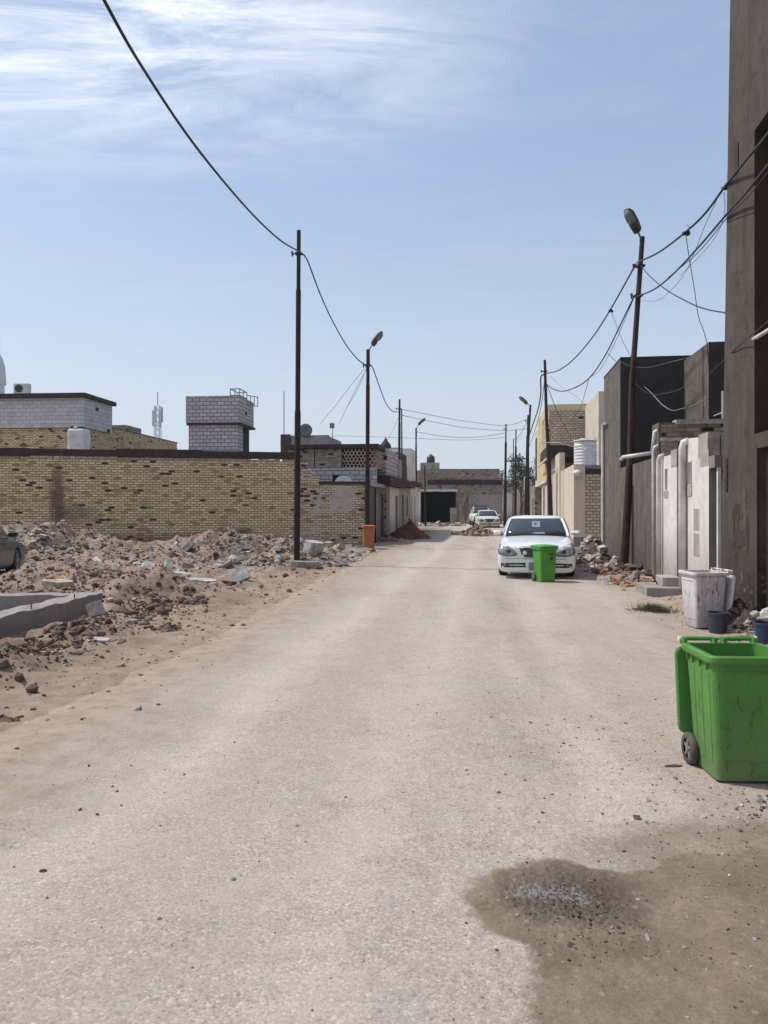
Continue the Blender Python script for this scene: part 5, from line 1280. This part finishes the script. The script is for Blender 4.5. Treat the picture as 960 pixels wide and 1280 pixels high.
    for k in range(4): u = k / 3; cg.tube([(.5 * u, 1.6 + .6 * u, 7.72), (.5 * u, 1.6 + .6 * u, 8.3)], .025, 6)
    cg.build('roof_cage', 'steel', rt)

    # radio mast and dome
    rt = thing('cell_tower', 'distant white lattice mast with panel antennas', 'mast', (P(197, 560, 230).x, 230, 0))
    b = MB(); zt = zat(507, 230)
    for sx in (-.9, .9):
        for sy in (-.9, .9): b.tube([(sx * 1.1, sy * 1.1, 0), (sx * .8, sy * .8, zt)], .13, 5)
    z = 2; k = 0
    while z < zt - 2:
        for sy in (-.95, .95): b.tube([(-.85, sy * .9, z), (.85, sy * .9, z + 2)], .07, 4); b.tube([(.85, sy * .9, z), (-.85, sy * .9, z + 2)], .07, 4)
        z += 2
    b.build('lattice', 'far_pale', rt)
    for a in range(6):
        b = MB(); x, y = 1.25 * cos(a * pi / 3 + .3), 1.25 * sin(a * pi / 3 + .3); b.box(x - .28, x + .28, y - .2, y + .2, zt - 5.0 - (a % 2) * 1.2, zt - .5 - (a % 2)); b.tube([(x, y, zt - 6), (0, 0, zt - 6)], .12, 5); b.build('antenna', 'far_pale', rt)
    b = MB(); b.tube([(0, 0, zt), (0, 0, zt + 4)], .12, 5); b.build('lightning_rod', 'steel', rt)
    rt = thing('minaret', 'distant pale blue domed tower top at the left photo edge', 'minaret', (P(-1, 500, 280).x, 280, 0))
    zt = zat(440, 280)
    b = MB(); b.lathe([(1.9, 0), (1.8, zt - 12)], n=20); b.build('shaft', 'far_pale', rt, smooth=False)
    b = MB(); b.lathe([(2.3, zt - 12), (2.4, zt - 11.5), (2.2, zt - 8), (1.9, zt - 5), (1.2, zt - 2.5), (.4, zt - 1), (.15, zt)], n=20); b.tube([(0, 0, zt - 1), (0, 0, zt + 5)], .25, 6); b.build('dome', 'far_pale', rt, smooth=True)

    # house behind the patched wall with breeze-block screens
    rt = thing('screen_house', 'grey house with perforated breeze-block screens behind the patched brick wall', 'house', (-.35, 37.0, 0), -TH)
    w = MB(); w.wall((-4.2, 0), (-.02, 0), 0, 3.55, .25, holes=[(.35, 1.0, 2.6, 3.3), (2.0, 2.5, 2.7, 3.2)]); w.build('wall', 'grey_block', rt)
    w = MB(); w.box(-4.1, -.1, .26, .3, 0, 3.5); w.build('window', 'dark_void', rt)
    w = MB(); w.box(-3.0, .12, -.25, .6, 2.62, 2.80); w.build('canopy_slab', 'coping', rt)
    w = MB(); w.box(-4.4, .1, -.12, 6.2, 4.5, 4.7); w.build('roof_beam', 'coping', rt)
    w = MB(); w.box(-4.4, -3.1, .02, 3, 3.56, 4.49); w.box(-3.05, -1.75, 0.06, .2, 3.56, 4.49); w.build('upper_wall', 'brown_brick', rt)
    # screen: honeycomb of open blocks (real holes)
    w = MB(); nx, nzz = 9, 6; cw, ch = 1.64 / nx, .92 / nzz
    def screen(w, axis, a0, b0, nx, nzz, cw, ch):
        for i in range(nx):
            for j in range(nzz):
                off = cw * .5 if j % 2 else 0
                u0 = a0 + i * cw + off; z0 = 3.56 + j * ch
                if i == nx - 1 and j % 2: continue
                t_ = .028
                for (ua, ub, za, zb) in ((u0, u0 + cw, z0, z0 + t_), (u0, u0 + t_, z0 + t_, z0 + ch - .001), (u0 + cw - t_, u0 + cw, z0 + t_, z0 + ch - .001)):
                    if axis == 'x': w.box(ua, ub, b0, b0 + .15, za, zb)
                    else: w.box(b0, b0 + .15, ua, ub, za, zb)
    screen(w, 'x', -1.68, .0, 9, 6, cw, ch); screen(w, 'y', .2, -.16, 26, 6, .2, ch)
    w.build('breeze_block_screen', 'rock_buff', rt)
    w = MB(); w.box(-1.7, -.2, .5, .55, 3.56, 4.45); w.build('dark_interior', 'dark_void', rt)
    b = MB(); n = 12; b.rings([[(-1.6 + .42 * cos(pi * k / n), yy, 2.82 + .36 * sin(pi * k / n)) for k in range(n + 1)] for yy in (-.22, .3)], True); 
    tkk = thing('water_tank', 'small round-topped white tank on the canopy behind the patched wall', 'water tank', (-.35, 37.0, 0), -TH)
    b.build('body', 'tank_white', tkk, recalc=True); b = MB(); b.lathe([(.1, 0), (.1, .05)], c=(-1.6, 0, 3.18), n=12); b.build('lid', 'black_plastic', tkk)
    # pale rooftop room with dish, left of it
    rt = thing('roof_room', 'pale low rooftop room right behind the tallest black pole', 'building', (-4.3, 39, 0), -TH)
    w = MB(); w.wall((-.9, 0), (1.5, 0), 0, 5.3, .2, holes=[(.55, 1.0, 4.35, 4.6)]); w.box(-.9, 1.48, .21, 3.5, 0, 5.25); w.build('wall', 'cement', rt)
    w = MB(); w.box(-.95, -.45, -.12, 0, 4.2, 5.35); w.build('dark_door', 'gate_dark', rt)
    d = P(382, 541, 38.8); rt = thing('satellite_dish', 'small dark satellite dish on the rooftop room beside the tallest pole', 'satellite dish', (d.x, 38.9, 5.25))
    b = MB(); b.rings([[(r * cos(2 * pi * k / 20), -.1 - dd, .28 + r * sin(2 * pi * k / 20)) for k in range(20)] for r, dd in ((.02, -.06), (.2, -.03), (.34, .03), (.34, .04), (.2, -.01), (.02, -.04))]); b.build('dish', 'steel', rt, smooth=True)
    b = MB(); b.tube([(0, 0, 0), (0, 0, .28)], .03, 6); b.tube([(0, -.1, .28), (0, -.45, .4)], .012, 5); b.build('mount', 'steel', rt)
    x = P(355, 560, 40).x
    rt = thing('antenna_mast', 'thin antenna pole on the roofs left of the tallest pole', 'antenna', (x, 40, 4.3)); b = MB(); b.tube([(0, 0, -4.3), (0, 0, zat(489, 40) - 4.3)], .025, 6); b.build('mast', 'steel', rt)
    b = MB(); b.box(-.18, .1, -.05, .05, .55, .85); b.build('receiver_box', 'lamp_shell', rt)
    x = P(415, 560, 38).x
    rt = thing('antenna_mast', 'short mast with a grey box above the screen house roof', 'antenna', (x, 38.4, 4.7)); b = MB(); b.tube([(0, 0, -.8), (0, 0, zat(530, 38) - 4.7)], .02, 6); b.build('mast', 'steel', rt)
    b = MB(); b.box(-.14, .1, -.06, .06, .9, 1.15); b.build('receiver_box', 'lamp_lens', rt); b = MB(); b.tube([(-.15, 0, .3), (.15, 0, .35)], .015, 5); b.build('cross_arm', 'steel', rt)

    # street-side facades going away (t = -5.5)
    T = -5.52
    sA = 33.75
    def facade(label, px0, px1, H, mat, openings, extras=(), top=None, name='row_house', depth=6):
        a, b_ = (px0 if px0 > 1000 else sat(px0, T)), sat(px1, T)
        if px0 == 0: a = sA
        rt = street_thing(name, label, 'house', T, a); Ln = b_ - a - .01
        w = MB(); w.wall((0, 0), (0, Ln), 0, H, .25, holes=[(u0 * Ln, u1 * Ln, z0, z1) for u0, u1, z0, z1, m in openings]); w.build('street_wall', mat, rt)
        for u0, u1, z0, z1, m in openings:
            w = MB(); w.box(-.16, -.12, u0 * Ln, u1 * Ln, z0, z1); w.build('door' if z0 < .3 else 'window', m, rt)
        for u0, u1, z0, z1, x0, x1, m, nm in extras:
            w = MB(); w.box(x0, x1, u0 * Ln, u1 * Ln, z0, z1); w.build(nm, m, rt)
        for q in (.01, Ln - .2):
            w = MB(); w.box(-depth, -.26, q, q + .19, 0, H); w.build('side_wall', mat, rt)
        return rt
    facade('grey street front with a metal gate just beyond the orange bin', 0, 480, 2.6, 'grey_plaster', [(.42, .95, .05, 2.3, 'gate_grey')], [(.36, .41, 0, 2.55, .0, .06, 'pole', 'gate_post'), (0, 1, 2.61, 2.78, -.3, .08, 'cement', 'lintel')])
    facade('white street front with a brick pier behind the left thin pole', 480.3, 499, 2.75, 'white_plaster', [(.72, .95, .05, 2.3, 'gate_dark')],
           [(.0, .22, 0, 2.7, .001, .09, 'brown_brick', 'brick_pier'), (-.1, 1, 2.76, 3.25, -.3, .4, 'coping', 'balcony_slab'), (0, .8, 3.26, 4.65, -3, .1, 'grey_block', 'upper_room'), (.82, 1, 3.26, 4.4, -3, .15, 'cement', 'parapet')])
    facade('stained pale street front with dark doors beside the red-brown soil heap', 499.3, 513, 2.9, 'cement', [(.2, .36, .05, 2.4, 'gate_dark'), (.62, .75, 1.1, 2.3, 'dark_void')],
           [(0, 1, 2.91, 3.3, -.3, .3, 'coping', 'balcony_slab'), (.0, .55, 3.31, 4.9, -4, .05, 'brown_plaster', 'upper_room'), (.56, .9, 3.31, 4.3, -3, .1, 'white_plaster', 'parapet')])
    facade('last pale row house before the dark garage at the street end', 513.3, 522.5, 3.1, 'white_plaster', [(.1, .22, .05, 2.4, 'gate_dark'), (.5, .62, .05, 2.4, 'gate_grey')],
           [(0, 1, 3.11, 3.4, -.3, .3, 'coping', 'balcony_slab'), (.0, .5, 3.41, 5.6, -4, .05, 'white_plaster', 'upper_room')])

    # end house with the dark garage
    Y = 76
    def X(px): return (px - 480) / F * Y
    rt = thing('garage_house', 'brown brick house with a wide black garage opening closing the street', 'house', (X(523), Y, 0))
    ox = X(523); w_ = X(628) - ox
    w = MB(); w.wall((0, 0), (w_, 0), 0, 3.9, .3, holes=[(.25, X(570) - ox, 0, 3.2)]); w.build('wall', 'brown_brick', rt)
    w = MB(); w.box(.0, .22, -.06, -.002, 0, 3.3); w.box(.0, X(572) - ox, -.06, -.002, 3.2, 3.42); w.build('door_frame', 'white_plaster', rt)
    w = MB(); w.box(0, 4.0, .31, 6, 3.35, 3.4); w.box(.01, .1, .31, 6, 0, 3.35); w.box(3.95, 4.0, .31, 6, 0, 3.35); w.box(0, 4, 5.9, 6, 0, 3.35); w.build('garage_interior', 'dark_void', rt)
    w = MB(); w.box(.9, w_, -.1, .4, 3.91, 4.35); w.build('floor_slab', 'coping', rt)
    w = MB(); w.box(1.1, w_ - .3, .05, 5.5, 4.36, 5.45); w.build('upper_wall', 'brown_brick', rt)
    w = MB(); w.box(-.2, 1.05, -.05, .3, 3.45, 5.3); w.build('brick_pier', 'brown_brick', rt)
    w = MB(); w.box(.3, 2.2, 1.5, 4, 5.46, 6.15); w.build('roof_room', 'cement', rt)
    w = MB(); w.box(X(588) - ox, w_ - .01, -.035, -.003, .0, 2.9); w.build('bare_render', 'cement', rt)
    d = thing('water_tank', 'small round black tank on top of the garage house', 'water tank', (X(540.5), Y + 2.6, 6.15))
    b = MB(); b.lathe([(.38, 0), (.42, .05), (.42, .6), (.3, .75), (.12, .82)], n=18); b.build('body', 'black_plastic', d, smooth=True); b = MB(); b.lathe([(.14, .82), (.14, .9)], n=12); b.build('lid', 'black_plastic', d)
    # leaning timbers by the garage
    rnd = random.Random(8)
    tb = MB()
    for k in range(7):
        x = X(574 + k * 2.2); tb.tube([(x, Y - 1.4 - .1 * k, 0), (x + rnd.uniform(-.3, .9), Y - .25 - .08 * (k % 2), rnd.uniform(2.0, 3.3))], .045, 5)
    for k in range(10):
        x = X(573 + k * 1.4); tb.tube([(x, Y - 1.1, 1.1 + rnd.random()), (x + rnd.uniform(.3, 1.0), Y - .9, 2.2 + rnd.random() * 1.0)], .02, 4)
    tag(tb.build('timber_props', 'wood'), 'thin timbers and branches leaning against the garage house', 'timber')
    dp = thing('door_panel', 'pale metal door panel standing beside the black garage opening', 'door panel', (X(566), Y - .9, 0), .3)
    b = MB(); b.box(-.35, .35, -.03, .03, 0, 1.6); b.build('panel', 'cement', dp); b = MB(); b.box(-.3, .3, -.05, -.031, .8, .86); b.build('rail', 'steel', dp)
    # dark spiked silhouette on roofs beyond
    cn = thing('roof_finial', 'dark pointed ornament on a far roof left of the street', 'ornament', (P(482, 560, 60).x, 60, 0))
    b = MB(); b.box(-1.2, 1.2, -.3, .3, 0, zat(560, 60)); b.build('wall', 'grey_plaster', cn); b = MB(); b.lathe([(.45, zat(560, 60)), (.4, zat(556, 60)), (.16, zat(551, 60)), (.03, zat(547, 60))], n=10); b.build('spire', 'coping', cn)

    # concrete foundation
    rt = thing('concrete_foundation', 'low cast concrete foundation ring beside the soil bank at left', 'foundation', (-4.40, 12.0, .02))
    def fw(pts, w, z0, z1, seed):
        b = MB(); rnd = random.Random(seed); a, c = Vector(pts[0]), Vector(pts[1]); d = (c - a); n = int(d.length / .12) + 1; sd = Vector((-d.y, d.x)).normalized() * w
        rs = []
        for i in range(n + 1):
            q = a + d * i / n; j = lambda k: (noise.noise(Vector((q.x * 3, q.y * 3, k))) * .03 + noise.noise(Vector((q.x * 14, q.y * 14, k))) * .012)
            rs.append([(q.x + j(1), q.y, z0), (q.x + sd.x + j(2), q.y + sd.y, z0), (q.x + sd.x + j(3), q.y + sd.y + j(3), z1 + j(4)), (q.x + sd.x * .5, q.y + sd.y * .5, z1 + j(5) * 1.4), (q.x + j(6), q.y + j(6), z1 + j(7))])
        b.rings(rs); return b
    fw([(.0, .0), (-.30, -4.3)], -.34, -.35, .30, 1).build('long_side', 'cement', rt, bevel=.01, recalc=True)
    fw([(-.36, -.0), (-5.2, -.25)], .30, -.35, .295, 2).build('far_side', 'cement', rt, bevel=.01, recalc=True)
    b = MB(); b.box(-5, -.7, -4.4, -.4, -.2, .05); b.build('inner_floor', 'clod', rt)
    b = MB()
    for (x, y) in ((-.2, -2.0), (-.28, -3.2), (-.12, -.8)): b.tube([(x, y, .28), (x + .01, y, .37)], .008, 5)
    b.build('rebar_stub', 'rust_pole', rt)

# ------------------------------------------------------------- small things
def small_things():
    wheelie_bin('near green wheelie bin with its lid hanging open, at the right edge', 'green_plastic', (2.175, 4.73, .012), radians(-1.5), open_lid=True)
    x, y = P(681, 726, 16.95).xy
    sb = wheelie_bin('small closed green wheelie bin standing in front of the white car', 'green_clean', (x, y, surf(x, y)), radians(16), mark=True)
    sb.scale = (.88, .88, 1)
    x, y = P(878, 783, 10.75).xy
    wheelie_bin('stained white wheelie bin with open lid before the white courtyard wall', 'white_plastic', (x, y, surf(x, y)), radians(-86), open_lid=True, H=.78)
    x, y = P(460.5, 685, 30.6).xy
    wheelie_bin('orange wheelie bin at the corner of the patched brick wall', 'orange_plastic', (x, y, .02), radians(8), H=.86)
    x, y = P(897, 788, 10.25).xy
    bucket('dark grey bucket beside the stained white bin', 'navy_plastic', x, y, .135, .27)
    x, y = P(957, 806, 9.2).xy
    bucket('blue bucket near the brown building behind the near green bin', 'blue_plastic', x, y, .13, .25)
    b = MB(); rnd = random.Random(4)
    for i in range(7):
        x, y = P(905 + i * 5, 794 + (i % 3) * 3, 9.6).xy; a = rnd.uniform(-.4, .4); dx, dy = .16 * cos(a), .16 * sin(a)
        z = surf(x, y) + .02; b.tube([(x - dx, y - dy, z), (x + dx, y + dy, z + rnd.uniform(0, .03))], .013, 5)
    tag(b.build('plastic_strips', 'green_clean'), 'thin green plastic strips on the ground behind the near bin', 'plastic strips')
    # white lumpy sack near bucket
    b = MB(); x, y = P(955, 775, 9.7).xy
    for (dx, dy, dz, r) in ((0, 0, .28, .12), (.1, .05, .33, .10), (-.1, .03, .3, .09)): rock(b, (x + dx, y + dy, dz), r, 0, .5)
    tag(b.build('cloth_bundle', 'rock_pale'), 'pale crumpled bundle above the blue bucket at the right edge', 'bundle')
    # grass tuft
    b = MB(); rnd = random.Random(9); cx, cy = P(818, 765, 12.2).xy
    for _ in range(900):
        x, y = rnd.gauss(cx, .13), rnd.gauss(cy, .10); h = rnd.uniform(.04, .15); a = rnd.uniform(0, 6.28); l = rnd.uniform(.02, .08); z = surf(x, y)
        b.add([(x - .003, y, z), (x + .003, y, z), (x + l * cos(a), y + l * sin(a), z + h)], [(0, 1, 2)])
    stuff(b.build('grass', 'dry_grass'), 'dry olive grass tuft growing before the doorstep', 'grass')
    b = MB(); 
    for i in range(14):
        x, y = cx - .25 + rnd.gauss(0, .12), cy - .05 + rnd.gauss(0, .05); b.tube([(x, y, surf(x, y) + .015), (x + rnd.uniform(-.2, .2), y + .02, surf(x, y) + .03)], .006, 4)
    tag(b.build('dead_twigs', 'bark'), 'dark dead twigs beside the dry grass tuft', 'twigs')

    h = math.atan(.199)
    cx, cy = 3.48 + sin(h) * 2.40, 17.55 + cos(h) * 2.40
    sedan('white sedan parked nose-on behind the small green bin', 'white_paint', (cx, cy, .015), -h, sticker=True)
    # slate car on the lot: nose pointing away
    sedan('dark slate-blue car cut by the left photo edge on the vacant lot', 'slate_paint', (-9.3, 16.75, .02), radians(13) + pi)
    x, y = P(614, 660, 61).xy
    sedan('far white sedan parked facing the camera before the brick end house', 'dull_white_paint', (x, y + 2.4, 0), -.06)
    x, y = P(607, 659, 67).xy
    pickup('far white pickup with dark windscreen partly behind the far sedan', (x - .15, y + 2.5, 0), -.05)

# ------------------------------------------------------------- light, air, camera
def world_and_camera():
    sc = bpy.context.scene
    w = bpy.data.worlds.new('World'); sc.world = w; w.use_nodes = True; nt = w.node_tree
    bg = nt.nodes['Background']
    elev, az = radians(56), radians(-72)          # sun to the left and a little ahead
    sky = nt.nodes.new('ShaderNodeTexSky'); sky.sky_type = 'NISHITA'; sky.sun_disc = False
    sky.sun_elevation = elev; sky.sun_rotation = az; sky.air_density = 1.15; sky.dust_density = 1.3; sky.ozone_density = 2.2
    tc = nt.nodes.new('ShaderNodeTexCoord')
    sx = nt.nodes.new('ShaderNodeSeparateXYZ'); L(nt, tc.outputs['Generated'], sx.inputs[0])
    zz = math_(nt, 'MAXIMUM', math_(nt, 'ADD', sx.outputs[2], .12), .05)
    u = math_(nt, 'DIVIDE', sx.outputs[0], zz); v = math_(nt, 'DIVIDE', sx.outputs[1], zz)
    cb = nt.nodes.new('ShaderNodeCombineXYZ'); L(nt, u, cb.inputs[0]); L(nt, math_(nt, 'MULTIPLY', v, 3.2), cb.inputs[1])
    n1 = nz(nt, cb.outputs[0], 1.7, 12, .70, 1.1)
    cb2 = nt.nodes.new('ShaderNodeCombineXYZ'); L(nt, u, cb2.inputs[0]); L(nt, v, cb2.inputs[1])
    n2 = nz(nt, cb2.outputs[0], .8, 5, .5, .3)
    # thin cirrus: more of it high and to the left, a veil low down
    hi = ramp(nt, math_(nt, 'ADD', sx.outputs[2], math_(nt, 'MULTIPLY', sx.outputs[0], -.10)), [(.40, 0.), (.53, 1.)])
    lf = ramp(nt, math_(nt, 'MULTIPLY_ADD', sx.outputs[0], -1.3, .5), [(.28, 0.05), (.85, 1.)])
    m = math_(nt, 'MULTIPLY', hi, lf)
    cl = math_(nt, 'ADD', math_(nt, 'MULTIPLY', ramp(nt, n1, [(.38, 0.), (.64, 1.)]), m), math_(nt, 'MULTIPLY', ramp(nt, n2, [(.42, 0.), (.7, 1.)]), math_(nt, 'MULTIPLY', m, .45)))
    cl = math_(nt, 'ADD', cl, math_(nt, 'MULTIPLY', ramp(nt, n1, [(.5, 0.), (.8, 1.)]), .08))
    cl = math_(nt, 'MINIMUM', cl, .92)
    colm = mixc(nt, cl, sky.outputs[0], (7.4, 7.8, 8.4))
    veil = ramp(nt, sx.outputs[2], [(0.0, .9), (.12, .72), (.35, .42), (.7, .25)])
    veilc = ramp(nt, sx.outputs[2], [(0.0, (.57, .62, .70)), (.4, (.42, .51, .67))])
    vsc = nt.nodes.new('ShaderNodeVectorMath'); vsc.operation = 'SCALE'; L(nt, veilc, vsc.inputs[0]); vsc.inputs['Scale'].default_value = 9.6
    colm = mixc(nt, cl, mixc(nt, veil, sky.outputs[0], vsc.outputs[0]), (8.0, 8.4, 9.0))
    L(nt, colm, bg.inputs[0]); bg.inputs[1].default_value = .108
    s = bpy.data.lights.new('sun', 'SUN'); s.energy = 3.1; s.angle = radians(2); s.color = (1, .945, .875)
    so = bpy.data.objects.new('sun', s); C.objects.link(so)
    d = Vector((sin(az) * cos(elev), cos(az) * cos(elev), sin(elev)))
    so.rotation_euler = (-d).to_track_quat('-Z', 'Y').to_euler(); so.location = (0, 0, 30)
    cam = bpy.data.cameras.new('camera'); co = bpy.data.objects.new('camera', cam); C.objects.link(co); sc.camera = co
    cam.sensor_fit = 'VERTICAL'; cam.sensor_height = 36; cam.sensor_width = 27; cam.lens = 36 * F / 1280
    cam.clip_end = 4000; cam.clip_start = .05
    co.location = (0, 0, EYE); co.rotation_euler = (pi / 2, 0, 0); cam.shift_y = (HZ - 640) / 1280
    vs = sc.view_settings; vs.view_transform = 'Standard'; vs.look = 'None'; vs.exposure = EXPO; vs.gamma = 1; vs.use_curve_mapping = False
EXPO = 0.36
def haze():
    b = MB(); b.box(-600, 600, -30, 900, -1.3, 90)
    m, nt, bs = newmat('haze'); nt.nodes.remove(bs)
    v = nt.nodes.new('ShaderNodeVolumePrincipled'); v.inputs['Color'].default_value = (.86, .9, .96, 1); v.inputs['Density'].default_value = .0004; v.inputs['Anisotropy'].default_value = .3
    out = [n for n in nt.nodes if n.type == 'OUTPUT_MATERIAL'][0]; L(nt, v.outputs[0], out.inputs['Volume'])
    stuff(b.build('haze', m))

setup_materials()
make_ground(); make_road(); make_debris()
right_side(); left_side()
make_poles(); make_cables()
small_things()
world_and_camera()
haze()

from collections import Counter
GR = {'wheelie_bin': 'wheelie bins put out along the street', 'parked_car': 'cars parked along the street', 'street_lamp': 'street lamps along the street', 'utility_pole': 'utility poles along the street',
      'power_cable': 'overhead cables strung between the poles', 'concrete_fragment': 'broken concrete fragments lying about', 'row_house': 'row houses along the left side', 'water_tank': 'rooftop water tanks',
      'bucket': 'plastic buckets by the brown building', 'brick_wall': 'brick boundary walls of the vacant lot', 'courtyard_wall': 'courtyard walls on the right side', 'antenna_mast': 'antenna masts on the left roofs',
      'debris_heap': 'debris heaps beside the road', 'rubble_heap': 'rubble heaps before the dark grey house', 'clod_heap': 'small clod heaps on the left shoulder', 'low_house': 'low houses at the road end'}
for o in C.objects:
    if o.parent is None and 'category' in o:
        k = o.name.split('.')[0]
        if k in GR: o['group'] = GR[k]
